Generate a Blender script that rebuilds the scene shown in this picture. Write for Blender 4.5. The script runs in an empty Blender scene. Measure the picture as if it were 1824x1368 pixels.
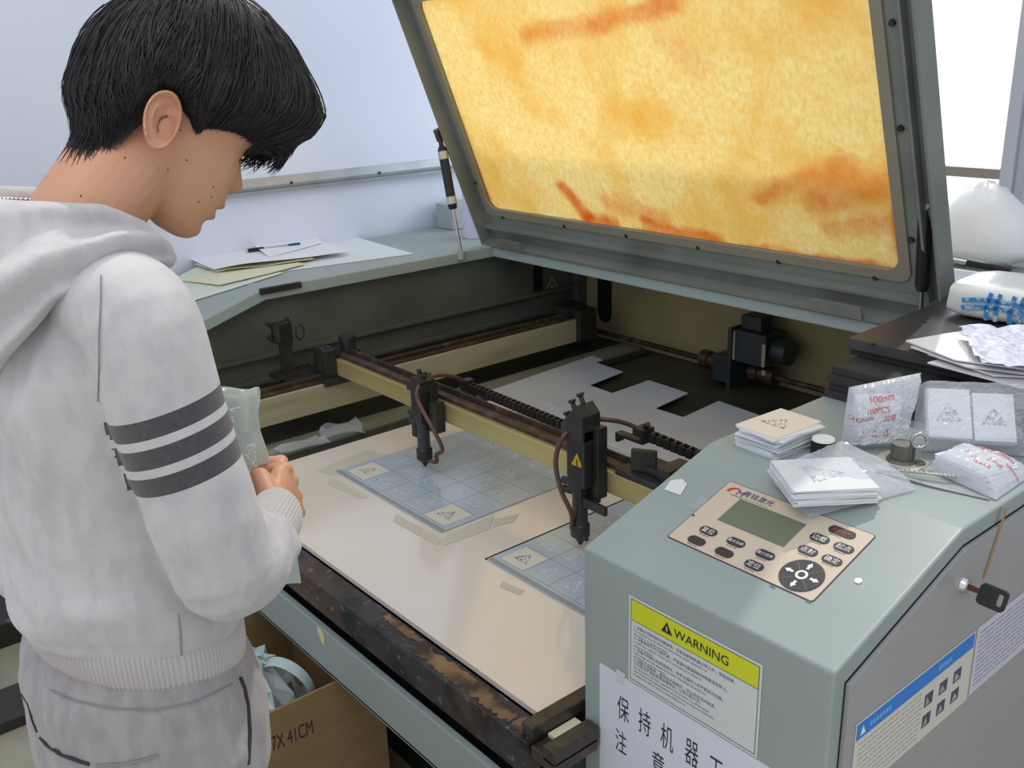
import bpy, bmesh, math, random
import numpy as np
from mathutils import Vector, Matrix
random.seed(7); RNG = np.random.default_rng(7)
SC = bpy.context.scene
COL = SC.collection
# ------------------------------------------------------------------ camera
F_PX = 1728.37; YAW, PITCH, ROLL = -.8841345, .3260724, .0303936
CAM = np.array([0., 0., 1.6])
def cam_axes():
    f = np.array([math.sin(YAW)*math.cos(PITCH), math.cos(YAW)*math.cos(PITCH), -math.sin(PITCH)])
    r = np.cross(f, [0, 0, 1]); r /= np.linalg.norm(r); d = np.cross(f, r)
    c, s = math.cos(ROLL), math.sin(ROLL)
    return np.array([c*r+s*d, -s*r+c*d, f])
AX = cam_axes()
cd = bpy.data.cameras.new('camera'); cam = bpy.data.objects.new('camera', cd); COL.objects.link(cam)
cd.sensor_width = 36; cd.lens = F_PX/1824*36; cd.clip_start = .05; cd.clip_end = 100
mw = Matrix.Identity(4)
for i in range(3):
    mw[i][0] = AX[0][i]; mw[i][1] = -AX[1][i]; mw[i][2] = -AX[2][i]; mw[i][3] = CAM[i]
cam.matrix_world = mw
SC.camera = cam
# ------------------------------------------------------------------ light
SC.view_settings.view_transform = 'Standard'; SC.view_settings.look = 'None'
SC.view_settings.gamma = 1; SC.view_settings.use_curve_mapping = False
SC.view_settings.exposure = 0.05
w = bpy.data.worlds.new('world'); SC.world = w; w.use_nodes = True
bg = w.node_tree.nodes['Background']; bg.inputs[0].default_value = (.90, .95, 1.0, 1)
# overcast sky, brightest low in the direction the window looks out
_n = w.node_tree.nodes; _l = w.node_tree.links; _tc = _n.new('ShaderNodeTexCoord'); _sx = _n.new('ShaderNodeSeparateXYZ'); _l.new(_tc.outputs['Generated'], _sx.inputs[0])
def _mr(src, a, b, c, d):
    r = _n.new('ShaderNodeMapRange'); r.interpolation_type = 'SMOOTHSTEP'
    for i, q in enumerate((a, b, c, d)): r.inputs[1+i].default_value = q
    _l.new(src, r.inputs[0]); return r.outputs[0]
_m = _n.new('ShaderNodeMath'); _m.operation = 'MULTIPLY'; _l.new(_mr(_sx.outputs['Y'], .35, .75, 0, 1), _m.inputs[0]); _l.new(_mr(_sx.outputs['Z'], .62, .40, 0, 1), _m.inputs[1])
_l.new(_mr(_m.outputs[0], 0, 1, .8, 2.6), bg.inputs[1])
def lamp(name, kind, loc, aim, energy, color=(1, 1, 1), size=1, size_y=None):
    l = bpy.data.lights.new(name, kind); l.energy = energy; l.color = color
    if kind == 'AREA':
        l.shape = 'RECTANGLE'; l.size = size; l.size_y = size_y or size
    if kind == 'SUN': l.angle = size
    o = bpy.data.objects.new(name, l); COL.objects.link(o); o.location = loc
    o.rotation_euler = (Vector(aim)-Vector(loc)).to_track_quat('-Z', 'Y').to_euler()
    return o
lamp('sun', 'SUN', (-3.2, 6, 7.5), (-1.4, 1.9, 1.2), 1.5, (1, .95, .86), .02)
lamp('window_daylight', 'AREA', (-2.3, 3.45, 1.7), (-1.9, 1.2, 1.1), 18, (.88, .94, 1), 2.0, 1.6)
lamp('overhead_fill_light', 'AREA', (-.6, -.3, 3.0), (-1.2, .6, .8), 12, (1, .98, .95), 1.6, 1.2)  # added overhead fill out of view, not a known fixture
# ------------------------------------------------------------------ helpers
def V(*a): return np.array(a, float)
def ray(x, y): return AX.T @ np.array([(x-912)/F_PX, (y-684)/F_PX, 1.])
def at(x, y, **k):                       # where the sight line of a photo pixel meets a plane X=, Y= or Z=
    d = ray(x, y); a, v = list(k.items())[0]; i = 'XYZ'.index(a)
    return CAM + (v-CAM[i])/d[i]*d
def onplane(x, y, p, n):
    r = ray(x, y); p = V(*p); n = V(*n)
    return CAM + ((p-CAM) @ n)/(r @ n)*r
def lin(*c):
    c = np.array(c, float)/255
    c = np.where(c <= .04045, c/12.92, ((c+.055)/1.055)**2.4)
    return (float(c[0]), float(c[1]), float(c[2]), 1)
def nrm(v): v = np.array(v, float); return v/np.linalg.norm(v)
class MB:
    def __init__(s): s.v = []; s.f = []; s.m = []; s.sm = []
    def add(s, vs, fs, m=0, smooth=False):
        b = len(s.v); s.v += [tuple(map(float, p)) for p in vs]
        for f in fs: s.f.append(tuple(b+i for i in f)); s.m.append(m); s.sm.append(smooth)
        return s
    def box(s, lo, hi, m=0):
        (a, b, c), (d, e, f) = lo, hi
        return s.add([(a,b,c),(d,b,c),(d,e,c),(a,e,c),(a,b,f),(d,b,f),(d,e,f),(a,e,f)],
                     [(0,3,2,1),(4,5,6,7),(0,1,5,4),(1,2,6,5),(2,3,7,6),(3,0,4,7)], m)
    def obox(s, c, a0, a1, h, m=0):      # oriented box: centre, two axes (the third is their cross product), half sizes
        c = V(*c); a0 = nrm(a0); a1 = nrm(a1); ax = [a0, a1, np.cross(a0, a1)]; P = []
        for z in (-1, 1):
            for x, y in ((-1,-1),(1,-1),(1,1),(-1,1)): P.append(c+ax[0]*x*h[0]+ax[1]*y*h[1]+ax[2]*z*h[2])
        return s.add(P, [(0,3,2,1),(4,5,6,7),(0,1,5,4),(1,2,6,5),(2,3,7,6),(3,0,4,7)], m)
    def prism(s, poly, o, u, v, t, m=0):  # polygon in (u,v) at origin o, extruded along vector t
        o = V(*o); u = V(*u); v = V(*v); t = V(*t); n = len(poly)
        A = [o+u*a+v*b for a, b in poly]; B = [p+t for p in A]
        area = sum(poly[i][0]*poly[(i+1)%n][1]-poly[(i+1)%n][0]*poly[i][1] for i in range(n))
        flip = (np.dot(np.cross(u, v), t) < 0) != (area < 0)
        fs = [tuple(range(n))[::-1], tuple(range(n, 2*n))]+[(i, (i+1)%n, n+(i+1)%n, n+i) for i in range(n)]
        return s.add(A+B, [f[::-1] for f in fs] if flip else fs, m)
    def frame_of(s, d):
        d = nrm(d); a = nrm(np.cross(d, (0, 0, 1) if abs(d[2]) < .9 else (1, 0, 0))); return a, np.cross(d, a)
    def cyl(s, p0, p1, r0, r1=None, n=16, m=0, cap=True, smooth=True):
        p0 = V(*p0); p1 = V(*p1); r1 = r0 if r1 is None else r1
        a, b = s.frame_of(p1-p0)
        cs = [(math.cos(2*math.pi*i/n), math.sin(2*math.pi*i/n)) for i in range(n)]
        s.add([p0+(a*x+b*y)*r0 for x, y in cs]+[p1+(a*x+b*y)*r1 for x, y in cs],
              [(i, (i+1)%n, n+(i+1)%n, n+i) for i in range(n)], m, smooth)
        if cap:
            s.add([p0+(a*x+b*y)*r0 for x, y in cs], [tuple(range(n))[::-1]], m)
            s.add([p1+(a*x+b*y)*r1 for x, y in cs], [tuple(range(n))], m)
        return s
    def tube(s, pts, r, n=8, m=0, closed=False):
        pts = [V(*p) for p in pts]; k = len(pts); rs = r if hasattr(r, '__len__') else [r]*k; vs = []
        d0 = pts[1]-pts[0]; a, b = s.frame_of(d0)
        for i in range(k):
            d = nrm(pts[min(i+1, k-1)]-pts[max(i-1, 0)])
            a = nrm(a-d*np.dot(a, d)); b = np.cross(d, a)
            vs += [pts[i]+(a*math.cos(2*math.pi*j/n)+b*math.sin(2*math.pi*j/n))*rs[i] for j in range(n)]
        fs = [(i*n+j, i*n+(j+1)%n, (i+1)*n+(j+1)%n, (i+1)*n+j) for i in range(k-1) for j in range(n)]
        s.add(vs, fs, m, True)
        s.add(vs[:n], [tuple(range(n))[::-1]], m); s.add(vs[-n:], [tuple(range(n))], m)
        return s
    def grid(s, P, m=0, smooth=True):     # P: rows x cols x 3
        P = np.asarray(P, float); r, c = P.shape[:2]
        return s.add(P.reshape(-1, 3), [(i*c+j, i*c+j+1, (i+1)*c+j+1, (i+1)*c+j) for i in range(r-1) for j in range(c-1)], m, smooth)
    def loft(s, rings, m=0, caps=True):   # closed rings of equal length
        R = np.asarray(rings, float); k, n = R.shape[:2]
        s.add(R.reshape(-1, 3), [(i*n+j, i*n+(j+1)%n, (i+1)*n+(j+1)%n, (i+1)*n+j) for i in range(k-1) for j in range(n)], m, True)
        if caps:
            s.add(R[0], [tuple(range(n))[::-1]], m, True); s.add(R[-1], [tuple(range(n))], m, True)
        return s
    def sphere(s, c, r, n=12, m=0):
        r = V(*r) if hasattr(r, '__len__') else V(r, r, r); c = V(*c); vs = []
        for i in range(n//2+1):
            t = math.pi*i/(n//2)
            for j in range(n): vs.append(c+r*V(math.sin(t)*math.cos(2*math.pi*j/n), math.sin(t)*math.sin(2*math.pi*j/n), math.cos(t)))
        return s.add(vs, [(i*n+j, (i+1)*n+j, (i+1)*n+(j+1)%n, i*n+(j+1)%n) for i in range(n//2) for j in range(n)], m, True)
    def text(s, body, o, u, v, size, m=0, center=True, off=.0004):
        vs, fs = text_mesh(body)
        if not len(vs): return s
        u = nrm(u); v = nrm(v); n = np.cross(u, v); q = vs*size
        if center: q = q-(q.max(0)+q.min(0))/2
        return s.add([V(*o)+u*a+v*b+n*off for a, b in q], fs, m)
    def build(s, name, mats, parent=None, bevel=0, seg=2, origin=None):
        o = V(*origin) if origin is not None else (V(*parent['_o']) if parent is not None and '_o' in parent else V(0, 0, 0))
        me = bpy.data.meshes.new(name)
        me.from_pydata([tuple(V(*p)-o) for p in s.v], [], s.f)
        me.polygons.foreach_set('material_index', s.m); me.polygons.foreach_set('use_smooth', s.sm)
        for mt in (mats if isinstance(mats, (list, tuple)) else [mats]): me.materials.append(mt)
        me.update()
        ob = bpy.data.objects.new(name, me); COL.objects.link(ob)
        ob['_o'] = tuple(o)
        if parent is not None: ob.parent = parent
        else: ob.location = tuple(o)
        if bevel:
            bm = bmesh.new(); bm.from_mesh(me); bmesh.ops.remove_doubles(bm, verts=bm.verts, dist=1e-6)
            es = [e for e in bm.edges if len(e.link_faces) == 2 and e.calc_face_angle(0) > .5]
            bmesh.ops.bevel(bm, geom=es, offset=bevel, segments=seg, affect='EDGES', profile=.6, clamp_overlap=True)
            bm.to_mesh(me); bm.free()
        return ob
_tc = {}
def text_mesh(body):
    if body not in _tc:
        c = bpy.data.curves.new('lettering', 'FONT'); c.body = body; c.resolution_u = 3
        o = bpy.data.objects.new('lettering', c); COL.objects.link(o)
        bpy.context.view_layer.update()
        me = o.evaluated_get(bpy.context.evaluated_depsgraph_get()).to_mesh()
        vs = np.array([p.co[:2] for p in me.vertices]).reshape(-1, 2); fs = [tuple(p.vertices) for p in me.polygons]
        o.evaluated_get(bpy.context.evaluated_depsgraph_get()).to_mesh_clear()
        bpy.data.objects.remove(o); bpy.data.curves.remove(c); _tc[body] = (vs, fs)
    return _tc[body]
def tag(o, label=None, cat=None, group=None, kind=None):
    if label: o['label'] = label
    if cat: o['category'] = cat
    if group: o['group'] = group
    if kind: o['kind'] = kind
    return o
def thing(name, label, cat, loc, group=None):
    o = bpy.data.objects.new(name, None); COL.objects.link(o); o.location = tuple(loc); o.empty_display_size = .05
    o['_o'] = tuple(map(float, loc)); return tag(o, label, cat, group)
def copy_tree(o, loc=None, rotz=None, label=None):
    c = o.copy(); COL.objects.link(c)
    if loc is not None: c.location = tuple(loc)
    if rotz is not None: c.rotation_euler = (0, 0, rotz)
    if label: c['label'] = label
    for ch in list(o.children):
        d = ch.copy(); COL.objects.link(d); d.parent = c
        for g in list(ch.children):
            e = g.copy(); COL.objects.link(e); e.parent = d
    return c
# ------------------------------------------------------------------ materials
def mat(name, base, rough=.5, metal=0, spec=.5, noise=None, bump=None, coat=0, ior=1.5, trans=0, alpha=1, emit=None, sheen=0, sss=0):
    m = bpy.data.materials.new(name); m.use_nodes = True; nt = m.node_tree; b = nt.nodes['Principled BSDF']
    I = b.inputs
    I['Base Color'].default_value = base; I['Roughness'].default_value = rough; I['Metallic'].default_value = metal
    I['Specular IOR Level'].default_value = spec; I['IOR'].default_value = ior; I['Coat Weight'].default_value = coat
    I['Coat Roughness'].default_value = .08; I['Transmission Weight'].default_value = trans; I['Alpha'].default_value = alpha
    if sheen: I['Sheen Weight'].default_value = sheen; I['Sheen Roughness'].default_value = .6
    if sss:
        I['Subsurface Weight'].default_value = sss; I['Subsurface Radius'].default_value = (1, .35, .2); I['Subsurface Scale'].default_value = .006
    if emit: I['Emission Color'].default_value = emit[0]; I['Emission Strength'].default_value = emit[1]
    tc = None
    if noise or bump:
        tc = nt.nodes.new('ShaderNodeTexCoord')
    if noise:                            # [(second colour, scale, low, high, detail)], each mixed over the last
        last = None
        for c2, sc, lo, hi, det in (noise if isinstance(noise, list) else [noise]):
            n = nt.nodes.new('ShaderNodeTexNoise'); n.inputs['Scale'].default_value = sc if not hasattr(sc, '__len__') else sc[0]
            n.inputs['Detail'].default_value = det
            mp = nt.nodes.new('ShaderNodeMapping')
            if hasattr(sc, '__len__'): mp.inputs['Scale'].default_value = sc[1]
            nt.links.new(tc.outputs['Object'], mp.inputs[0]); nt.links.new(mp.outputs[0], n.inputs['Vector'])
            r = nt.nodes.new('ShaderNodeMapRange'); r.inputs[1].default_value = lo; r.inputs[2].default_value = hi
            nt.links.new(n.outputs[0], r.inputs[0])
            mx = nt.nodes.new('ShaderNodeMix'); mx.data_type = 'RGBA'
            nt.links.new(r.outputs[0], mx.inputs[0])
            if last is None: mx.inputs[6].default_value = base
            else: nt.links.new(last, mx.inputs[6])
            mx.inputs[7].default_value = c2; last = mx.outputs[2]
        nt.links.new(last, I['Base Color'])
    if bump:                             # [(scale, strength, distance)]
        prev = None
        for sc, st, di in (bump if isinstance(bump, list) else [bump]):
            n = nt.nodes.new('ShaderNodeTexNoise'); n.inputs['Scale'].default_value = sc if not hasattr(sc, '__len__') else sc[0]
            n.inputs['Detail'].default_value = 3
            mp = nt.nodes.new('ShaderNodeMapping')
            if hasattr(sc, '__len__'): mp.inputs['Scale'].default_value = sc[1]
            nt.links.new(tc.outputs['Object'], mp.inputs[0]); nt.links.new(mp.outputs[0], n.inputs['Vector'])
            bu = nt.nodes.new('ShaderNodeBump'); bu.inputs['Strength'].default_value = st; bu.inputs['Distance'].default_value = di
            nt.links.new(n.outputs[0], bu.inputs['Height'])
            if prev is not None: nt.links.new(prev, bu.inputs['Normal'])
            prev = bu.outputs[0]
        nt.links.new(prev, I['Normal'])
    return m
def film(name, tint=(.95, .97, 1), clear=.8, rough=.12, bump=None):
    """clear plastic film: see-through with a glossy skin"""
    m = bpy.data.materials.new(name); m.use_nodes = True; nt = m.node_tree; nt.nodes.clear()
    out = nt.nodes.new('ShaderNodeOutputMaterial'); t = nt.nodes.new('ShaderNodeBsdfTransparent'); t.inputs[0].default_value = (*tint, 1)
    p = nt.nodes.new('ShaderNodeBsdfPrincipled'); p.inputs['Base Color'].default_value = (.8, .83, .88, 1); p.inputs['Roughness'].default_value = rough
    p.inputs['Specular IOR Level'].default_value = 1.0
    fr = nt.nodes.new('ShaderNodeLayerWeight'); fr.inputs[0].default_value = .35
    mr = nt.nodes.new('ShaderNodeMapRange'); mr.inputs[3].default_value = 1-clear; mr.inputs[4].default_value = min(1, 1.25-clear)
    nt.links.new(fr.outputs['Facing'], mr.inputs[0])
    mx = nt.nodes.new('ShaderNodeMixShader'); nt.links.new(mr.outputs[0], mx.inputs[0])
    nt.links.new(t.outputs[0], mx.inputs[1]); nt.links.new(p.outputs[0], mx.inputs[2]); nt.links.new(mx.outputs[0], out.inputs[0])
    if bump:
        tc = nt.nodes.new('ShaderNodeTexCoord'); n = nt.nodes.new('ShaderNodeTexNoise'); n.inputs['Scale'].default_value = bump[0]
        bu = nt.nodes.new('ShaderNodeBump'); bu.inputs['Strength'].default_value = bump[1]; bu.inputs['Distance'].default_value = bump[2]
        nt.links.new(tc.outputs['Object'], n.inputs['Vector']); nt.links.new(n.outputs[0], bu.inputs['Height']); nt.links.new(bu.outputs[0], p.inputs['Normal'])
    return m
W1 = (1, 1, 1, 1)
K = {}
K['wall'] = mat('white_painted_wall', lin(220, 225, 242), .55, noise=(lin(210, 215, 234), 1.2, .35, .7, 3), bump=(60, .05, .002))
K['floor'] = mat('beige_floor_tile', lin(176, 170, 148), .35, noise=(lin(150, 146, 128), 5, .4, .7, 4))
K['grey'] = mat('grey_hammered_paint', lin(158, 171, 168), .38, noise=(lin(148, 160, 158), 3, .3, .7, 4), bump=(420, .12, .0008))
K['inner'] = mat('shade_dark_grey_paint', lin(98, 101, 92), .6, noise=[(lin(60, 62, 55), 2.2, .4, .75, 4), (lin(110, 104, 84), 1.1, .55, .8, 2)])  # grey paint darkened, the housing's inner shade put into its colour
K['lidgrey'] = mat('lid_grey_paint', lin(128, 132, 126), .42, noise=(lin(104, 107, 102), 4, .45, .75, 4))
K['black'] = mat('black_anodised_metal', lin(36, 35, 36), .45, noise=(lin(62, 56, 52), 30, .5, .8, 4))
K['gold'] = mat('pale_gold_aluminium', lin(186, 172, 118), .42, metal=.35, noise=(lin(160, 142, 92), (3, (.6, 4, 4)), .4, .8, 4))
K['cream'] = mat('cream_aluminium', lin(176, 168, 136), .45, metal=.2, noise=(lin(140, 128, 98), (4, (4, .5, 4)), .45, .8, 4))
K['rust'] = mat('grimy_brown_steel', lin(66, 50, 42), .55, metal=.3, noise=(lin(110, 92, 72), 25, .5, .75, 4))
K['hose'] = mat('brown_rubber_hose', lin(92, 62, 54), .4)
K['steel'] = mat('steel', lin(190, 188, 184), .25, metal=1)
K['chrome'] = mat('chrome', lin(215, 215, 215), .12, metal=1)
K['plastic'] = mat('black_plastic', lin(28, 27, 29), .35)
K['paper'] = mat('white_paper', lin(235, 236, 242), .7)
K['ink'] = mat('black_ink', lin(40, 40, 52), .6)
# ------------------------------------------------------------------ the room
def struct(name, mb, m, bevel=0, parent=None):
    o = mb.build(name, m, parent, bevel); o['kind'] = 'structure'; return o
struct('floor', MB().box((-3.3, -1.5, -.05), (2.5, 3.3, 0)), K['floor'])
struct('wall_left', MB().box((-3.2, -1.5, 0), (-3.06, 3.34, 3.2)), K['wall'])
WX0, WX1, WZ0, WZ1, WY = -3.0, -1.36, .82, 2.75, 3.2
K['wallblue'] = mat('pale_blue_grey_wall', lin(205, 210, 222), .5)
struct('wall_back', MB().box((-3.06, WY, 0), (WX0, WY+.14, 3.2)).box((WX0, WY, 0), (WX1, WY+.14, WZ0))
       .box((WX0, WY, WZ1), (WX1, WY+.14, 3.2)).box((WX1, WY, 0), (2.5, WY+.14, 3.2)), K['wallblue'])
K['alu'] = mat('white_aluminium_profile', lin(188, 194, 210), .35)
K['alubar'] = mat('grey_window_bar', lin(150, 142, 138), .5)
wf = MB()
for a, b, d in ((-1.40, -1.36, .05), (-1.36, -1.325, .03), (-1.325, -1.255, .045), (-1.255, -1.225, .02)):
    wf.box((a, WY-d, .5), (b, WY+.02, WZ1))
wf.box((WX0, WY-.03, WZ0), (WX0+.04, WY+.02, WZ1)); wf.box((WX0, WY-.03, WZ0-.02), (WX1, WY+.02, WZ0+.03)); wf.box((WX0, WY-.03, WZ1-.04), (WX1, WY+.02, WZ1))
win = struct('window_1', wf, K['alu'], .003)
b_ = MB().box((WX0+.04, WY-.01, 1.182), (-1.40, WY+.03, 1.213)).build('window_bar', K['alubar'], win)
pn = MB().box((WX0+.04, WY+.008, WZ0+.03), (-1.40, WY+.014, 1.182)).build('window_pane', film('window_glass', (.98, .99, 1), .96, .02), win)
MB().box((WX0+.04, WY+.008, 1.213), (-1.40, WY+.014, WZ1-.04)).build('window_pane', pn.data.materials[0], win)
# whiteboard on the left wall, its tray along the bottom
wb = thing('whiteboard', 'white board hung on the left wall with a grey aluminium bottom rail', 'whiteboard', (-3.05, 1.0, 1.22))
MB().box((-3.058, -.8, 1.235), (-3.042, 2.38, 2.6)).build('board_surface', mat('white_enamel', lin(224, 230, 246), .3, noise=(lin(214, 220, 240), .9, .4, .7, 2)), wb, .002)
fr = MB().prism([(0, 0), (.018, -.004), (.024, -.03), (.02, -.045), (0, -.047)], (-3.056, -.8, 1.245), (1, 0, 0), (0, 0, 1), (0, 3.18, 0))
fr.prism([(0, .0), (.03, 0), (.032, .012), (.026, .012), (.024, .005), (0, .005)], (-3.056, -.8, 1.19), (1, 0, 0), (0, 0, 1), (0, 3.18, 0))
frb = fr.build('bottom_rail', mat('dull_aluminium', lin(176, 180, 186), .35, metal=.5, noise=(lin(150, 152, 156), 6, .5, .8, 3)), wb)
for y in (1.0, 1.55, 1.9, 2.27):
    MB().cyl((-3.034, y, 1.215), (-3.029, y, 1.216), .005).build('screw', K['black'], wb)
# ------------------------------------------------------------------ the laser cutter
LC = thing('laser_cutter', 'grey laser cutting machine with raised orange lid, gold gantry and keypad on its corner cabinet', 'machine', (-1.75, 1.8, 0))
XL, XR, YF, YC, ZF, ZT = -.941, -.515, .9, 1.19, .9, .988
prof = lambda y0, y1, zb, d=0: [(y0, zb), (y1, zb), (y1, ZT-d), (YC, ZT-d), (YF, ZF-d), (y0, ZF-d)] if y0 < YF else [(y0, zb), (y1, zb), (y1, ZT-d), (YC, ZT-d), (YF, ZF-d)]
cab = MB()
cab.prism(prof(YF, 2.85, 0), (XL, 0, 0), (0, 1, 0), (0, 0, 1), (XR-XL, 0, 0))
control = cab.build('control_cabinet', K['grey'], LC, .005, 3)
left = MB()
left.prism([(YF, ZF-.035), (YC, ZT-.035), (2.85, ZT-.035), (2.85, ZT), (YC, ZT), (YF, ZF)], (-3.04, 0, 0), (0, 1, 0), (0, 0, 1), (.48, 0, 0))
left.build('left_deck', K['grey'], LC, .004)
MB().prism([(YF, 0), (2.85, 0), (2.85, ZT-.036), (YC, ZT-.036), (YF, ZF-.036)], (-3.03, 0, 0), (0, 1, 0), (0, 0, 1), (.43, 0, 0)).build('left_side_housing', K['inner'], LC)
MB().box((-2.56, 2.03, ZT-.033), (XL, 2.85, ZT)).build('rear_deck', K['grey'], LC, .005, 3)
rh = MB().box((-2.6, 2.49, 0), (XL, 2.84, ZT-.034))
rw = rh.build('rear_housing', mat('olive_stained_inner_wall', lin(182, 166, 122), .6, noise=[(lin(150, 142, 106), 2.5, .35, .7, 4), (lin(124, 92, 70), (1.3, (1, 1, 1)), .55, .75, 2)]), LC)
K['hole'] = mat('dark_opening_and_strip', lin(14, 14, 14), .9)
def slot(y, z0, z1, r, axis):            # stadium shaped opening, a shallow dark insert on the wall
    pts = []
    for k in range(9): a = math.pi*k/8; pts.append((r*math.cos(a), z1-r+r*math.sin(a)))
    for k in range(9): a = math.pi+math.pi*k/8; pts.append((r*math.cos(a), z0+r+r*math.sin(a)))
    return pts
MB().prism(slot(0, .648, .90, .036, 0), (-2.482, 2.4885, 0), (1, 0, 0), (0, 0, 1), (0, .003, 0)).build('cable_slot', K['hole'], LC)
MB().prism(slot(0, .765, .885, .022, 0), (-2.5985, 2.267, 0), (0, 1, 0), (0, 0, 1), (-.003, 0, 0)).build('cable_slot', K['hole'], LC)
lw = MB()
for r, q, mm in ((.044, 0, 0), (.031, .0006, 1)):
    lw.add([(-2.599+q, 2.335+r*math.sin(a), .793+r*math.cos(a)) for a in (0, 2.094, 4.189)], [(0, 1, 2)], mm)
lw.sphere((-2.598, 2.335, .792), (.001, .007, .007), 10, 0)
tag(lw.build('hazard_triangle', [mat('faded_label_cream', lin(168, 158, 120), .6), K['inner']], LC), 'faded laser hazard triangle')
cs = MB().box((-2.6, 2.44, .45), (-2.575, 2.487, ZT-.036)); cs.build('corner_post', K['inner'], LC, .003)
ib = MB().box((-2.6, YF+.02, .52), (XL, 2.49, .588)); ib.build('bed_floor', mat('dark_olive_bed', lin(62, 60, 48), .45, noise=(lin(40, 38, 32), 5, .4, .7, 4)), LC)
lf = MB().box((-2.6, .86, .41), (XL, 2.5, .52)).box((-2.6, .93, .3), (XL, 2.5, .41)); lf.build('lower_body', mat('lower_body_dark_grey', lin(52, 56, 56), .5), LC)
MB().box((-2.98, 1.0, .0), (-.95, 2.7, .3)).build('base', K['black'], LC)
fp = MB().box((-3.04, .785, .39), (XL-.002, .80, .495)).box((-3.04, .785, .388), (XL-.002, .86, .40))
fp.build('front_panel', K['grey'], LC, .003)
# the bed's front rail, black with soot and dust
K['soot'] = mat('sooty_dusty_rail', lin(58, 55, 58), .55, noise=[(lin(26, 25, 27), 14, .42, .62, 5), (lin(120, 114, 108), 55, .60, .76, 5), (lin(138, 104, 66), (.9, (1.3, .3, .3)), .60, .72, 3)], bump=(60, .5, .004))
MB().box((-2.3, .795, .52), (XL-.02, .8465, .588)).build('bed_front_rail', K['soot'], LC, .004)
_dr = random.Random(12); _dk = mat('tan_scorched_dust', lin(128, 100, 70), .8, noise=[(lin(66, 52, 42), 26, .42, .6, 5), (lin(160, 128, 86), 9, .5, .75, 3)], bump=(60, .4, .003))
def dust(x0, x1, ya, yb, n):
    lo_ = [(x0+(x1-x0)*i/n, ya+_dr.uniform(0, .4)*(yb-ya)*(.4+abs(i-n/2)/n)) for i in range(n+1)]; hi_ = [(x, yb-_dr.uniform(0, .45)*(yb-ya)*(.3+abs(i-n/2)/n)) for i, (x, _) in enumerate(lo_)]
    MB().prism(lo_+hi_[::-1], (0, 0, .5879), (1, 0, 0), (0, 1, 0), (0, 0, .0012)).build('dust_patch', _dk, LC)
dust(-1.30, -1.02, .800, .840, 40); dust(-1.42, -1.30, .822, .842, 18); dust(-1.015, -.965, .80, .845, 10)
MB().box((-2.58, .822, .47), (XL-.02, .86, .56)).build('bed_drawer_front', K['black'], LC)
fl = MB()
fl.obox((-1.105, .812, .525), (1, 0, 0), (0, 1, .3), (.04, .004, .026)); fl.build('inspection_film', film('clear_cover_film', (.9, .93, .95), .5, .15), LC)
# bed left rail and the two stop bars at the right end
bars = MB(); bars.box((-.985, .805, .588), (-.958, 1.9, .612)); bars.box((-.93, .80, .575), (-.902, .896, .602)); bars.box((-.958, .80, .56), (-.902, .893, .584))
sb = bars.build('bed_stop_bars', mat('dark_sooty_bar', lin(56, 50, 46), .35, noise=(lin(90, 78, 60), 40, .5, .8, 4)), LC, .003)
MB().box((-.956, .835, .584), (-.932, .893, .590)).build('white_shim_strip', mat('cream_strip', lin(232, 226, 200), .5), LC)
# ---- axis rails
MB().box((-2.43, 1.0, .648), (-2.372, 2.26, .728)).build('side_rail', K['cream'], LC, .003)
rt = MB().box((-2.425, 1.0, .728), (-2.38, 2.28, .736)).box((-2.415, 1.0, .736), (-2.40, 2.28, .747)); rt.build('side_guide', K['rust'], LC, .002)
bl = MB()
for k in range(110): bl.box((-2.452, 1.0+k*.0115, .742), (-2.437, 1.006+k*.0115, .748))
bl.box((-2.452, 1.0, .740), (-2.437, 2.27, .7435)); bl.build('drive_belt', K['black'], LC)
MB().box((-2.60, 1.0, .775), (-2.578, 2.46, .787)).box((-2.60, 1.0, .70), (-2.575, 2.46, .715)).build('wall_ledge', K['inner'], LC, .002)
MB().box((-2.47, 2.24, .65), (-2.35, 2.32, .76)).box((-2.46, 2.20, .74), (-2.38, 2.30, .775)).build('belt_pulley_block', K['black'], LC, .004)
sbm_ = mat('grey_green_side_plate', lin(128, 130, 114), .4, noise=(lin(96, 96, 84), (3, (4, .5, 1)), .4, .7, 4))
MB().box((-2.362, .96, .586), (-2.268, 2.46, .601)).build('bed_side_plate', sbm_, LC, .002)
MB().box((-2.262, .96, .586), (-2.222, 2.46, .596)).build('bed_side_rail', K['black'], LC, .002)
# ---- gantry
BX0, BX1, BY0, BY1, BZ0, BZ1 = -2.385, -.95, 1.30, 1.362, .742, .791
gb = MB().box((BX0, BY0, BZ0), (BX1, BY1, BZ1)).build('gantry_beam', K['gold'], LC, .003)
MB().box((BX0, BY0+.014, BZ1), (BX1, BY0+.036, BZ1+.011)).build('guide_rail', K['rust'], gb, .002)
bt = MB().box((BX0-.02, BY1-.018, BZ1+.008), (BX1, BY1-.014, BZ1+.022))
for k in range(140): bt.box((BX0+k*.0102, BY1-.0145, BZ1+.009), (BX0+.005+k*.0102, BY1-.012, BZ1+.021))
bt.build('gantry_belt', K['rust'], gb)
MB().box((BX0, BY1-.03, BZ1), (BX1, BY1+.0, BZ1+.006)).build('belt_channel', mat('worn_brown_channel', lin(120, 104, 82), .45, metal=.3, noise=(lin(84, 68, 54), 12, .4, .7, 4)), gb)
lb = MB().box((-2.445, 1.262, .735), (-2.375, 1.30, .822)).box((-2.455, 1.25, .72), (-2.36, 1.40, .742)).box((-2.44, 1.29, .742), (-2.384, 1.385, .805))
for y in (1.27, 1.29): lb.cyl((-2.40, y, .822), (-2.40, y, .828), .006)
lb.build('carriage_bracket', K['black'], LC, .003)
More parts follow.
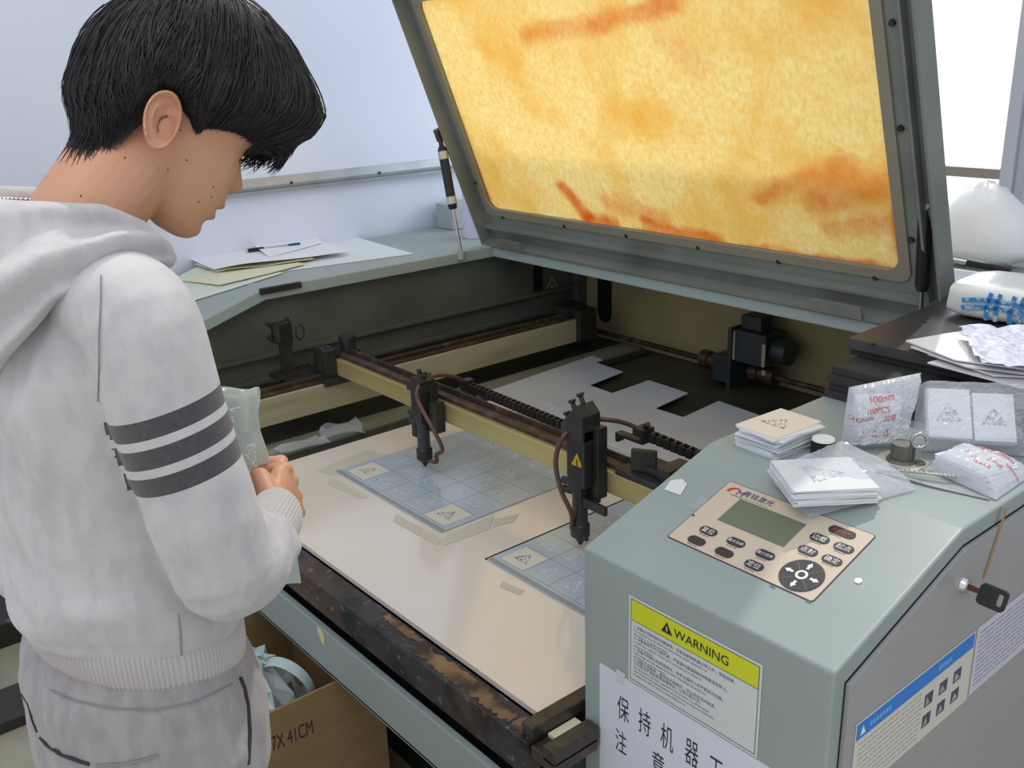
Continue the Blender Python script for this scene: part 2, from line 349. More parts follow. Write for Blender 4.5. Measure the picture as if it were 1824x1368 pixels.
MB().cyl((-2.40, 1.355, .79), (-2.40, 1.355, .842), .022).cyl((-2.40, 1.355, .836), (-2.40, 1.355, .846), .026).build('belt_pulley', K['black'], LC)
# mirror mount on the side carriage
mm = MB().box((-2.51, 1.19, .745), (-2.49, 1.225, .845)).obox((-2.50, 1.2, .868), (1, 0, 0), (0, 1, 0), (.012, .028, .03))
mm.obox((-2.488, 1.195, .87), (1, .3, 0), (-.3, 1, 0), (.012, .022, .026)).box((-2.53, 1.16, .735), (-2.42, 1.29, .747))
for dy, dz in ((-.03, .022), (-.03, -.02), (.02, .026)): mm.cyl((-2.5, 1.2+dy, .87+dz), (-2.5, 1.2+dy-.014*(1 if dy < 0 else 0), .87+dz+.012), .007)
mm.tube([V(-2.482, 1.247+.013*math.cos(a), .862+.022*math.sin(a)) for a in np.linspace(0, 2*math.pi, 17)], .0035, 6)
mm.build('mirror_mount', K['black'], LC, .002)
# ---- the two laser heads
def head(x, tall, knob):
    y = 1.268; z0 = .617
    h = MB()
    h.box((x-.032, y+.008, .715), (x+.032, BY0-.002, .842 if not tall else .87))
    h.box((x-.02, y-.018, .74), (x+.022, y+.010, .83 if not tall else .862))
    if tall:
        h.prism([(-.03, 0), (.034, 0), (.034, .055), (.012, .075), (-.03, .028)], (x, y-.024, .862), (1, 0, 0), (0, 0, 1), (0, .05, 0))
        h.box((x+.024, y-.02, .76), (x+.034, y+.03, .885)); h.box((x+.034, y+.004, .735), (x+.05, y+.03, .89))
        for a, b in ((-.028, .022), (-.012, .052), (.012, .072)):
            h.cyl((x+a, y, .862+b), (x+a-.008, y, .862+b+.016), .005); h.cyl((x+a-.008, y, .878+b), (x+a-.011, y, .884+b), .008)
        h.box((x+.02, y-.012, .715), (x+.085, y-.004, .735))
    else:
        h.prism([(-.03, 0), (.03, 0), (.03, .03), (.012, .044), (-.03, .012)], (x, y-.022, .822), (1, 0, 0), (0, 0, 1), (0, .046, 0))
        for a, b in ((-.024, .016), (.0, .04), (.022, .038)): h.cyl((x+a, y, .822+b), (x+a-.003, y, .836+b), .006)
        h.box((x-.04, y-.008, .69), (x-.022, y+.014, .75)); h.box((x+.03, y+.0, .72), (x+.06, y+.028, .80))
    for zz in (.755, .775): h.cyl((x-.02, y-.004, zz-.02), (x-.044, y-.008, zz-.02), .007, .0085)
    hd = h.build('laser_head', K['black'], LC, .002)
    tb = MB().cyl((x, y, .735), (x, y, .668), .0165).cyl((x, y, .735), (x, y, .76), .0185)
    tb.build('lens_tube', mat('satin_black_tube', lin(48, 50, 52), .35) if 'satin_black_tube' not in bpy.data.materials else bpy.data.materials['satin_black_tube'], hd)
    nz = MB().cyl((x, y, .668), (x, y, .664), .0165, .0205).cyl((x, y, .664), (x, y, .639), .0205).cyl((x, y, .639), (x, y, .633), .0205, .012).cyl((x, y, .633), (x, y, z0), .012, .0035)
    nz.cyl((x+.012, y-.004, .644), (x+.028, y-.008, .641), .005)
    nz.build('nozzle', K['black'], hd)
    return hd
HX1, HX2 = -1.905, -1.335
h1 = head(HX1, False, 1); h2 = head(HX2, True, 1)
def smooth_path(P, n=40):
    P = np.array(P, float); t = np.arange(len(P)); T = np.linspace(0, len(P)-1, n); out = []
    for q in T:
        i = min(int(q), len(P)-2); f = q-i
        p0 = P[max(i-1, 0)]; p1 = P[i]; p2 = P[i+1]; p3 = P[min(i+2, len(P)-1)]
        out.append(.5*((2*p1)+(-p0+p2)*f+(2*p0-5*p1+4*p2-p3)*f*f+(-p0+3*p1-3*p2+p3)*f**3))
    return out
HY = 1.262
c0 = at(832, 683, Y=1.42)
P1 = [(HX1+.022, HY, .641), (HX1+.045, HY+.01, .641), (HX1+.055, HY+.005, .665), at(788, 800, Y=1.25), at(770, 762, Y=1.235), at(746, 717, Y=1.235), at(743, 695, Y=1.24), at(757, 676, Y=1.27), at(785, 668, Y=1.33), at(812, 672, Y=1.38), c0]
MB().tube(smooth_path(P1, 60), .0052, 8).build('air_hose', K['hose'], h1)
P2 = [(HX2-.016, HY-.004, .652), at(1018, 915, Y=1.235), at(1000, 875, Y=1.225), at(990, 830, Y=1.225), at(995, 795, Y=1.23), at(1012, 768, Y=1.25), at(1040, 748, Y=1.30), at(1085, 748, Y=1.34), at(1120, 756, Y=1.39), at(1148, 770, Y=1.42)]
MB().tube(smooth_path(P2, 60), .0052, 8).build('air_hose', K['hose'], h2)
ht = MB(); hx = HX2+.0345; hc = V(HX2+.012, 1.2488, .815)
ht.add([hc+V(.02*math.sin(a), 0, .02*math.cos(a)) for a in (0, 2.094, 4.189)], [(0, 2, 1)], 0); ht.add([hc+V(-.0016, -.0004, -.012), hc+V(.0016, -.0004, -.012), hc+V(.0016, -.0004, .006), hc+V(-.0016, -.0004, .006)], [(0, 1, 2, 3)], 1)
tag(ht.build('hazard_triangle', [mat('label_yellow', lin(196, 158, 40), .5), K['black']], h2), 'small yellow hazard triangle')
# drag chains behind the beam
def chain(p, q, n, name):
    p = V(*p); q = V(*q); m = MB()
    for k in range(n):
        a = p+(q-p)*(k+.04)/n; b = p+(q-p)*(k+.84)/n
        for s in (-.008, .008): m.box((a[0], a[1]+s-.002, a[2]-.011), (b[0], b[1]+s+.002, b[2]+.009))
        m.box((a[0]+.003, a[1]-.008, a[2]+.007), (a[0]+.009, a[1]+.008, a[2]+.010)); m.box((a[0], a[1]-.008, a[2]-.011), (b[0], b[1]+.008, b[2]-.008))
    return m.build(name, K['black'], LC)
chain(at(832, 686, Y=1.42), at(1030, 768, Y=1.42), 24, 'drag_chain')
chain(at(1148, 772, Y=1.42), (-1.0, 1.42, .826), 15, 'drag_chain')
q = at(1150, 772, Y=1.42)
br = MB().box((q[0]-.02, 1.40, q[2]-.004), (q[0]+.012, 1.435, q[2]+.014)).box((q[0]-.075, 1.405, q[2]-.022), (q[0]+.005, 1.425, q[2]-.014)).box((q[0]-.075, 1.405, BZ1+.012), (q[0]-.066, 1.425, q[2]-.016))
br.cyl((q[0]-.0, 1.418, q[2]+.012), (q[0]+.012, 1.414, q[2]+.026), .006).build('chain_bracket', K['black'], LC, .002)
mb_ = MB().box((-1.265, 1.298, .792), (-1.15, 1.375, .806)).box((-1.235, 1.32, .806), (-1.165, 1.375, .82)).box((-1.17, 1.315, .806), (-1.135, 1.385, .832)).obox((-1.21, 1.325, .83), (1, .6, 0), (-.6, 1, 0), (.026, .006, .024))
mb_.build('carriage_block', K['black'], LC, .003)
MB().box((c0[0]-.02, 1.37, c0[2]-.04), (c0[0]+.02, 1.435, c0[2]-.012)).box((c0[0]-.012, 1.405, c0[2]-.012), (c0[0]+.012, 1.435, c0[2]+.012)).build('chain_bracket', K['black'], LC, .002)
# ---- back shaft and motor
MB().cyl((-2.62, 2.42, .636), (-1.0, 2.42, .64), .009).build('drive_shaft', K['rust'], LC)
cpm = mat('brown_coupling', lin(84, 62, 54), .4, metal=.3)
for a, r in ((-1.955, .03), (-1.76, .028)): MB().cyl((a, 2.42, .64), (a+.03, 2.42, .64), r).cyl((a+.03, 2.42, .64), (a+.055, 2.42, .64), r*.8).cyl((a+.055, 2.42, .64), (a+.09, 2.42, .64), r).build('shaft_coupling', cpm, LC)
mo = MB().box((-1.80, 2.34, .56), (-1.785, 2.46, .79)).box((-1.785, 2.35, .685), (-1.665, 2.45, .785)).box((-1.87, 2.36, .6), (-1.79, 2.44, .685)).box((-1.78, 2.36, .55), (-1.66, 2.44, .56)).box((-1.775, 2.37, .785), (-1.70, 2.43, .83))
mo.cyl((-1.665, 2.40, .735), (-1.61, 2.40, .735), .04)
mtr = mo.build('drive_motor', mat('motor_dark_blue_grey', lin(48, 54, 58), .4), LC, .004)
pme = mat('pale_motor_edge', lin(170, 164, 136), .4, metal=.3)
for a_, b_e in (((-1.784, 2.347, .69), (-1.776, 2.35, .78)), ((-1.676, 2.347, .69), (-1.664, 2.35, .76)), ((-1.672, 2.345, .665), (-1.658, 2.352, .68))): tag(MB().box(a_, b_e).build('motor_edge', pme, mtr), 'pale metal edge')
# ---- lid
LO = V(0, 2.06, 1.02); VD = V(0, -.3633, .9317); ND = V(0, .9317, .3633); UD = V(1, 0, 0)
lp = lambda u, v, n=0: LO+UD*u+VD*v+ND*n
U0, U1, V0, V1 = -2.605, -.97, -.012, .86
w0, w1, y0, y1 = -2.552, -1.082, .105, .80
def rrect(a, b, c, d, r, k=6):
    out = []
    for cx, cy, s in ((b-r, d-r, 0), (a+r, d-r, 1), (a+r, c+r, 2), (b-r, c+r, 3)):
        for i in range(k+1): t = math.pi/2*(s+i/k); out.append((cx+r*math.cos(t), cy+r*math.sin(t)))
    return out
def ring(m, outer, inner, n0, n1, mi=0):   # flat frame with a rounded opening, between two depths
    k = len(inner); Q = []
    for n in (n0, n1):
        Q += [lp(u, v, n) for u, v in outer]+[lp(u, v, n) for u, v in inner]
    fs = []
    for i in range(k):
        j = (i+1) % k
        fs += [(i, j, k+j, k+i)[::-1], (2*k+i, 2*k+j, 3*k+j, 3*k+i), (k+i, k+j, 3*k+j, 3*k+i), (i, j, 2*k+j, 2*k+i)[::-1]]
    m.add(Q, fs, mi)
inn = rrect(w0, w1, y0, y1, .035); outr = rrect(U0, U1, V0, V1, .0005)
lm = MB(); ring(lm, outr, inn, 0, .012)
s_ = .048
for (a, b, c, d) in ((U0, U0+.006, V0, V1), (U1-.006, U1, V0, V1)):
    lm.obox(lp((a+b)/2, (c+d)/2, -s_/2), UD, VD, ((b-a)/2, (d-c)/2, s_/2))
lm.obox(lp((U0+U1)/2, V0+.004, -s_/2), UD, VD, ((U1-U0)/2-.007, .004, s_/2))
lm.obox(lp((U0+U1)/2, .045, -.012), UD, VD, ((U1-U0)/2-.012, .004, .012))      # stiffening rib along the bottom bar
lm.obox(lp(U1-.045, .43, -.012), UD, VD, (.003, .38, .012))
a_ = math.radians(17); fd = VD*math.cos(a_)-ND*math.sin(a_); fn = ND*math.cos(a_)+VD*math.sin(a_)
lm.obox(lp((U0+U1)/2, V1, .006)+fd*.16, UD, fd, ((U1-U0)/2, .16, .006))
lid = lm.build('lid', K['lidgrey'], LC, 0)
led = MB(); ring(led, rrect(w0-.022, w1+.022, y0-.022, y1+.022, .03), rrect(w0+.004, w1-.004, y0+.004, y1-.004, .035), -.006, -.0005)
led.build('window_seal', mat('lid_window_rim', lin(140, 134, 118), .45), lid)
K['orange'] = bpy.data.materials.new('amber_acrylic')
m = K['orange']; m.use_nodes = True; nt = m.node_tree; nt.nodes.clear()
def node(t, **k):
    n = nt.nodes.new(t)
    for a, b in k.items(): n.inputs[a].default_value = b
    return n
tc = node('ShaderNodeTexCoord'); out = node('ShaderNodeOutputMaterial')
def noise_ramp(scale, sc3, rot, lo, hi, det=4):
    mp = node('ShaderNodeMapping'); mp.inputs['Scale'].default_value = sc3; mp.inputs['Rotation'].default_value = rot
    n = node('ShaderNodeTexNoise', Scale=scale, Detail=det); r = node('ShaderNodeMapRange'); r.inputs[1].default_value = lo; r.inputs[2].default_value = hi
    nt.links.new(tc.outputs['Object'], mp.inputs[0]); nt.links.new(mp.outputs[0], n.inputs[0]); nt.links.new(n.outputs[0], r.inputs[0]); return r.outputs[0]
def mixc(fac, a, b):
    x = node('ShaderNodeMix'); x.data_type = 'RGBA'; nt.links.new(fac, x.inputs[0])
    for i, q in ((6, a), (7, b)):
        if hasattr(q, '__len__'): x.inputs[i].default_value = q
        else: nt.links.new(q, x.inputs[i])
    return x.outputs[2]
c = mixc(noise_ramp(95, (1, 1, .6), (0, 0, 0), .3, .7), lin(244, 233, 192), lin(238, 213, 152))
c = mixc(noise_ramp(4, (1, 1, 1), (0, 0, 0), .45, .75), c, lin(236, 198, 116))
def mth(op, a, b=None, clamp=False):
    n = nt.nodes.new('ShaderNodeMath'); n.operation = op; n.use_clamp = clamp
    for i, q in enumerate((a, b)):
        if q is None: continue
        if isinstance(q, (int, float)): n.inputs[i].default_value = q
        else: nt.links.new(q, n.inputs[i])
    return n.outputs[0]
wob = nt.nodes.new('ShaderNodeTexNoise'); wob.inputs['Scale'].default_value = 9; wob.inputs['Detail'].default_value = 4; nt.links.new(tc.outputs['Object'], wob.inputs['Vector'])
wv = nt.nodes.new('ShaderNodeVectorMath'); wv.operation = 'MULTIPLY_ADD'; wv.inputs[1].default_value = (.07, .07, .07); wv.inputs[2].default_value = (-.035, -.035, -.035); nt.links.new(wob.outputs['Color'], wv.inputs[0])
wp = nt.nodes.new('ShaderNodeVectorMath'); wp.operation = 'ADD'; nt.links.new(tc.outputs['Object'], wp.inputs[0]); nt.links.new(wv.outputs[0], wp.inputs[1])
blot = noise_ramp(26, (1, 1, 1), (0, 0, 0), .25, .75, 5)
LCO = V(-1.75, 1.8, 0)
def streak(px0, px1, wd, amt):             # one brown streak mixed into the pane's colour, measured from its centre line
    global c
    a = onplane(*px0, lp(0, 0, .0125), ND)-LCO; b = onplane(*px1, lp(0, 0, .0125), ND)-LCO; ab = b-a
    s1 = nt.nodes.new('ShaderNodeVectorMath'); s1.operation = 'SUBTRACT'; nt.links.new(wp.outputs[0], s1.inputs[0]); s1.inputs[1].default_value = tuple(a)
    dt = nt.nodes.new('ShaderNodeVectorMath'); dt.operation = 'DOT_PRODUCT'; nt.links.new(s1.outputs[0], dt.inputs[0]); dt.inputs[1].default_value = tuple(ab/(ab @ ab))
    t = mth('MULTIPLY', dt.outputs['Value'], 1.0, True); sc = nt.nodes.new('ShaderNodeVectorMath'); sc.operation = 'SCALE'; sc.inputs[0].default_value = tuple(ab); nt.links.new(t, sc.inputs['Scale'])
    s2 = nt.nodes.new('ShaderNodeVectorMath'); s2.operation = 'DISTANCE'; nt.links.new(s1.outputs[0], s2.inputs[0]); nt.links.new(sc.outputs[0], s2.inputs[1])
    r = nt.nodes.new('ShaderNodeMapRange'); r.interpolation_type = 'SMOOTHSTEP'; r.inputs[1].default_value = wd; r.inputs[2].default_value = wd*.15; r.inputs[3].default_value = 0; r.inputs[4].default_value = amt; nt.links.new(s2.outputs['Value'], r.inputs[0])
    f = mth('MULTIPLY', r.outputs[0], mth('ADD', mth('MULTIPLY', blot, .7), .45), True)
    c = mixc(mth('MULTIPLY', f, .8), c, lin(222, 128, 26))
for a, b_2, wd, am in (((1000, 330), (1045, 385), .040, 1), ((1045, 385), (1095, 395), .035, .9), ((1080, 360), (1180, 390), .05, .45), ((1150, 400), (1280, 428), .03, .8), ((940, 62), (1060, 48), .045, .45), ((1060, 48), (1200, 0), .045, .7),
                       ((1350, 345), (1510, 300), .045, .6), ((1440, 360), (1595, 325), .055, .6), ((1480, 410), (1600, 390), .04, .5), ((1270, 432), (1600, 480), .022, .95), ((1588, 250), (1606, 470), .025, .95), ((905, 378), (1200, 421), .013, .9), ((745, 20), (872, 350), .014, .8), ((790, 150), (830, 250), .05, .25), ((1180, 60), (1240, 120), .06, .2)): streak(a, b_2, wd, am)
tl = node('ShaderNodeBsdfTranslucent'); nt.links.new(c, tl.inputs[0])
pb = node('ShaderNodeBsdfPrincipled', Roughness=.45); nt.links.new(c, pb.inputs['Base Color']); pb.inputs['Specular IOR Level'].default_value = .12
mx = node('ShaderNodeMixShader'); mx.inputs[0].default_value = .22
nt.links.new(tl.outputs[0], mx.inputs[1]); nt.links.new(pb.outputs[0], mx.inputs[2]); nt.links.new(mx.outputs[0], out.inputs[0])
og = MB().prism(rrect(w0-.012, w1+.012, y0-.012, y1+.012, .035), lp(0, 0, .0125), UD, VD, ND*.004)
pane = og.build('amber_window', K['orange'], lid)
for x, y in ((897, 386), (1007, 402), (1117, 419), (1245, 440), (1388, 465), (1560, 494), (1605, 228), (1624, 427), (790, 190), (850, 325), (1590, 40)):
    p = onplane(x, y, lp(0, 0, -.001), ND); MB().cyl(p, p-ND*.006, .0075, .006, 10).build('lid_screw', K['black'], lid)
for x, y in ((1609, 534), (1651, 537)):
    p = onplane(x, y, lp(0, 0, -.001), ND); MB().cyl(p, p-ND*.002, .006, .006, 10).build('lid_screw_hole', K['hole'], lid)
# hinges
for a, b in ((-2.50, -2.385), (-1.30, -1.165)):
    h = MB()
    h.box((a, 2.035, ZT), (b, 2.085, ZT+.003))
    for k in range(4): h.cyl((a+(b-a)*(k+.06)/4, 2.052, ZT+.008), (a+(b-a)*(k+.80)/4, 2.052, ZT+.008), .0065, n=10)
    for k in range(4): h.cyl((a+(b-a)*(k+.80)/4, 2.052, ZT+.008), (a+(b-a)*(k+1.06)/4, 2.052, ZT+.008), .0085, n=10, m=1)
    h.obox(lp((a+b)/2, .01, -.052), UD, VD, ((b-a)/2, .018, .0015)); h.build('hinge', [K['lidgrey'], K['chrome']], LC)
for a, b in ((-2.38, -1.31), (-1.16, -.97), (-2.555, -2.51)): MB().cyl((a, 2.047, ZT+.004), (b, 2.047, ZT+.004), .0075).build('hinge_rod', K['chrome'], LC)
# gas struts
def strut(p0, p1, fr, badge):
    p0 = V(*p0); p1 = V(*p1); d = nrm(p1-p0); L = np.linalg.norm(p1-p0); a = p0+d*L*fr; b = p0+d*L*.88
    g = MB().cyl(a, b, .0155).cyl(a-d*.012, a, .012, .0155).cyl(b, b+d*.014, .0155, .008).build('gas_strut', K['plastic'], LC)
    MB().cyl(p0, a, .0055).build('strut_rod', K['steel'], g)
    MB().cyl(b+d*.01, p1, .008).obox(p1, UD, ND, (.010, .012, .02)).cyl(p1-UD*.014, p1+UD*.014, .007).build('strut_bracket', K['rust'], g); MB().sphere(p0, .01).build('ball_joint', K['rust'], g)
    if badge: tag(MB().cyl(b-d*.05+V(.004, -.0135, 0), b-d*.05+V(.004, -.0165, 0), .012).build('strut_badge', mat('silver_sticker', lin(190, 188, 180), .3), g), 'round silver sticker')
    else:
        sbm = mat('silver_band', lin(196, 196, 186), .3, metal=.6); MB().cyl(b-d*.03, b-d*.005, .0162).build('strut_band', sbm, g); MB().cyl(a+d*.006, a+d*.03, .0162).build('strut_band', sbm, g)
strut(at(822, 455, X=-2.555), at(783, 240, X=-2.622), .42, False)
strut(at(1640, 560, X=-1.02), at(1654, 285, X=-1.02), .20, True)
MB().cyl(at(822, 447, X=-2.556), at(821, 462, X=-2.556), .012).build('strut_foot', K['grey'], LC)
# catch plate under the left lip
p = at(493, 512, X=-2.558); MB().box((-2.562, p[1]-.055, p[2]-.012), (-2.548, p[1]+.075, p[2]+.006)).build('magnetic_catch', K['black'], LC, .002)
# ---- control panel on the sloped face
SO = V(XL, YF, ZF); SV = nrm((0, YC-YF, ZT-ZF)); SU = V(1, 0, 0); SN = np.cross(SU, SV)
def onslope(x, y, off=0): return onplane(x, y, SO+SN*off, SN)
def sl(p): d = np.array(p)-SO; return np.array([d @ SU, d @ SV])
def slp(a, b, n=0): return SO+SU*a+SV*b+SN*n
c4 = [sl(onslope(*q)) for q in ((1187, 955), (1447, 1072), (1560, 955), (1303, 860))]
pa0, pa1 = (c4[0][0]+c4[3][0])/2, (c4[1][0]+c4[2][0])/2; pb0, pb1 = (c4[0][1]+c4[1][1])/2, (c4[2][1]+c4[3][1])/2
def rr2(a, b, c, d, r, k=5): return rrect(a, b, c, d, r, k)
K['panel'] = mat('champagne_keypad_film', lin(205, 190, 170), .35); K['key'] = mat('dark_rubber_key', lin(52, 50, 54), .5)
K['white'] = mat('white_print', lin(236, 236, 236), .5); K['lcd'] = mat('green_grey_display', lin(124, 130, 108), .12, noise=(lin(112, 118, 98), 3, .3, .7, 2)); K['purple'] = mat('purple_print', lin(74, 52, 120), .5); K['red'] = mat('red_print', lin(206, 60, 40), .5)
cpn = MB(); cpn.prism(rr2(pa0-.0015, pa1+.0015, pb0-.0015, pb1+.0015, .005), slp(0, 0, .0002), SU, SV, SN*.0006, 1); cpn.prism(rr2(pa0, pa1, pb0, pb1, .004), slp(0, 0, .0008), SU, SV, SN*.0006, 0)
cpan = cpn.build('control_panel', [K['panel'], K['key']], LC)
lc = [sl(onslope(*q, .002)) for q in ((1276, 925), (1395, 974), (1437, 934), (1320, 889))]
la0, la1 = (lc[0][0]+lc[3][0])/2, (lc[1][0]+lc[2][0])/2; lb0, lb1 = (lc[0][1]+lc[1][1])/2, (lc[2][1]+lc[3][1])/2
tag(MB().prism([(la0, lb0), (la1, lb0), (la1, lb1), (la0, lb1)], slp(0, 0, .0012), SU, SV, SN*.0008).build('display', K['lcd'], cpan), 'green grey liquid crystal display')
def key(px, word, w=.0145, h=.0075, red=False, sub=True):
    a, b = sl(onslope(*px, .002)); k = MB()
    k.prism(rr2(a-w, a+w, b-h, b+h, h*.98, 6), slp(0, 0, .0012), SU, SV, SN*.0014, 0)
    if word: k.text(word, slp(a, b, .0027), SU, SV, .011 if len(word) < 3 else .0066, 1)
    if sub:
        for i in range(5): k.prism([(a-w*.6+i*.0035, b-h-.0036), (a-w*.6+i*.0035+.0024, b-h-.0036), (a-w*.6+i*.0035+.0024, b-h-.0022), (a-w*.6+i*.0035, b-h-.0022)], slp(0, 0, .0012), SU, SV, SN*.0003, 0)
    k.build('button', [K['key'], K['red'] if red else K['white']], cpan)
for px, wd in (((1262, 946), '复位'), ((1241, 963), ''), ((1311, 966), '最大功率'), ((1290, 984), ''), ((1363, 988), '最小功率'), ((1343, 1007), '定位'),
               ((1460, 959), '边框'), ((1439, 981), '点射'), ((1503, 976), '起点'), ((1482, 998), '确定')): key(px, wd)
key((1500, 948), '启动-暂停', .020, .0075, True)
a, b = sl(onslope(1428, 1025, .002)); dl = MB(); rd = .030
dl.prism([(a+rd*math.cos(t), b+rd*math.sin(t)) for t in np.linspace(0, 2*math.pi, 40)[:-1]], slp(0, 0, .0012), SU, SV, SN*.0016, 0)
dl.prism([(a+.0085*math.cos(t), b+.0085*math.sin(t)) for t in np.linspace(0, 2*math.pi, 24)[:-1]], slp(0, 0, .0028), SU, SV, SN*.0008, 1)
dl.prism([(a+.0048*math.cos(t), b+.0048*math.sin(t)) for t in np.linspace(0, 2*math.pi, 24)[:-1]], slp(0, 0, .0036), SU, SV, SN*.0004, 0)
for q in range(4):
    cs_, sn_ = math.cos(q*math.pi/2), math.sin(q*math.pi/2); R2 = lambda x, y: (a+x*cs_-y*sn_, b+x*sn_+y*cs_)
    dl.prism([R2(*p) for p in ((.013, -.002), (.019, -.002), (.019, -.0042), (.026, 0), (.019, .0042), (.019, .002), (.013, .002))], slp(0, 0, .0028), SU, SV, SN*.0003, 1)
    c2, s2 = math.cos(q*math.pi/2+.785), math.sin(q*math.pi/2+.785); R3 = lambda x, y: (a+x*c2-y*s2, b+x*s2+y*c2)
    dl.prism([R3(*p) for p in ((.010, -.0005), (.0298, -.0005), (.0298, .0005), (.010, .0005))], slp(0, 0, .0028), SU, SV, SN*.0003, 2)
tag(dl.build('arrow_dial', [K['key'], K['white'], mat('dial_groove', lin(112, 106, 98), .5)], cpan), 'round black arrow pad with white arrows')
lg = MB(); a, b = sl(onslope(1316, 878, .002))
lg.text('M', slp(a+.003, b, .0016), SU, SV, .017, 0)
arc = [(a-.012+.013*math.cos(t)+.004, b-.004+.013*math.sin(t)) for t in np.linspace(math.pi*.98, math.pi*.36, 12)]; arc2 = [(a-.0085+.011*math.cos(t)+.004, b-.0055+.0115*math.sin(t)) for t in np.linspace(math.pi*.98, math.pi*.36, 12)]
lg.prism(arc+arc2[::-1], slp(0, 0, .0015), SU, SV, SN*.0002, 1)
lg.prism([(a-.010, b-.0085), (a+.012, b-.0085), (a+.012, b-.0075), (a-.010, b-.0075)], slp(0, 0, .0015), SU, SV, SN*.0002, 0)
a, b = sl(onslope(1349, 889, .002)); lg.text('粤铭激光', slp(a+.001, b+.002, .0016), SU, SV, .0135, 0)
lg.prism([(a-.02, b-.0085), (a+.024, b-.0085), (a+.024, b-.0078), (a-.02, b-.0078)], slp(0, 0, .0015), SU, SV, SN*.0002, 0)
tag(lg.build('logo', [K['purple'], K['red']], cpan), 'purple and red maker logo')
K['green'] = mat('green_mark', lin(60, 130, 70), .5)
for px in ((1376, 1044), (1440, 1070)):
    a, b = sl(onslope(*px, .002)); MB().prism([(a-.004, b-.001), (a+.004, b-.001), (a+.004, b+.001), (a-.004, b+.001)], slp(0, 0, .0013), SU, SV, SN*.0003).build('indicator_mark', K['green'], cpan)
p = onslope(1529, 1035, .0005); tag(MB().cyl(p, p+SN*.0012, .005, n=16).build('plug_cap', K['white'], LC), 'small white round plug')
p = onslope(1235, 918, .002); MB().cyl(p, p+SN*.001, .0018, n=10).build('panel_pinhole', K['key'], cpan)
# ---- warning label on the front face
FO = V(0, YF-.0008, 0); FU = V(1, 0, 0); FV = V(0, 0, 1)
fz = lambda x, y: at(x, y, Y=YF-.0008)
cw = [fz(*q) for q in ((1122, 1060), (1363, 1187), (1345, 1350), (1118, 1208))]
wx0, wx1 = (cw[0][0]+cw[3][0])/2, (cw[1][0]+cw[2][0])/2; wz1, wz0 = (cw[0][2]+cw[1][2])/2, (cw[2][2]+cw[3][2])/2
K['lblwhite'] = mat('label_white', lin(206, 210, 212), .35); K['lblyellow'] = mat('label_yellow_green', lin(206, 212, 40), .35)
fo = lambda x, z, n=0: V(x, YF-.0008-n, z)
wl = MB(); W_ = wx1-wx0; H_ = wz1-wz0
def rectf(m, x0, x1, z0, z1, n, mi): m.prism([(x0, z0), (x1, z0), (x1, z1), (x0, z1)], fo(0, 0, n), FU, FV, V(0, -.0002, 0), mi)
rectf(wl, wx0, wx1, wz0, wz1, 0, 0); e = .004
for x0, x1, z0, z1 in ((wx0+e, wx1-e, wz1-e-.0008, wz1-e), (wx0+e, wx1-e, wz0+e, wz0+e+.0008), (wx0+e, wx0+e+.0008, wz0+e, wz1-e), (wx1-e-.0008, wx1-e, wz0+e, wz1-e)): rectf(wl, x0, x1, z0, z1, .0003, 1)
yh = H_*.235; rectf(wl, wx0+e+.001, wx1-e-.001, wz1-e-yh, wz1-e-.001, .0003, 2); rectf(wl, wx0+e, wx1-e, wz1-e-yh-.0008, wz1-e-yh, .0004, 1)
zc = wz1-e-yh*.52; xc = wx0+W_*.52
wl.text('WARNING', fo(xc+.012, zc, .0008), FU, FV, .0195, 1)
tx = xc-.048; wl.prism([(tx-.010, zc-.008), (tx+.010, zc-.008), (tx, zc+.010)], fo(0, 0, .0006), FU, FV, V(0, -.0002, 0), 1)
wl.prism([(tx-.0012, zc-.005), (tx+.0012, zc-.005), (tx+.0012, zc+.003), (tx-.0012, zc+.003)], fo(0, 0, .0009), FU, FV, V(0, -.0002, 0), 2)
rows = ['1. 设备必须接电网正确接地，否则会影响机器正常工作，导致故障。', 'The machine must be electrically grounded to ensure equipment run', 'Normally or it would cause fault.',
        '2. 设备使用不可见激光源，严禁激光直接照射到眼睛或皮肤上。', 'Invisible laser radiation. Avoid eye or skin exposure to direct or', 'scattered radiation.',
        '3. 设备内有高压和高温部分，非专业操作人员严禁拆开机器。', 'High voltage and high temperature inside. Unprofessional people are', 'prohibited to open the machine.',
        '4. 设备工作期间，操作员不得离开，作业完毕关闭电源，', '   工作区内严禁放易燃易爆物品，以免引起火灾。', 'During machine operation, operators must not leave. Cut off the power', 'when finished and keep flammables away from the working area. Otherwise', 'Manufacturer will not take any responsibility for it.']
z = wz1-e-yh-.007; avail = (z-(wz0+e+.008))/len(rows)
for r in rows:
    han = any(ord(ch) > 12000 for ch in r); vs, fs = text_mesh(r); wd = vs[:, 0].max()-vs[:, 0].min()
    sz = avail*(1.0 if han else .78); fit = min(1, (W_-.024)/(wd*sz))
    q = vs*V(sz*fit, sz)
    wl.add([fo(wx0+.011+a-q[:, 0].min(), z-avail*.75+b, .0006) for a, b in q], fs, 3); z -= avail
tag(wl.build('warning_label', [K['lblwhite'], K['ink'], K['lblyellow'], mat('label_grey_ink', lin(96, 96, 104), .6)], LC), 'white WARNING label with a yellow-green header')
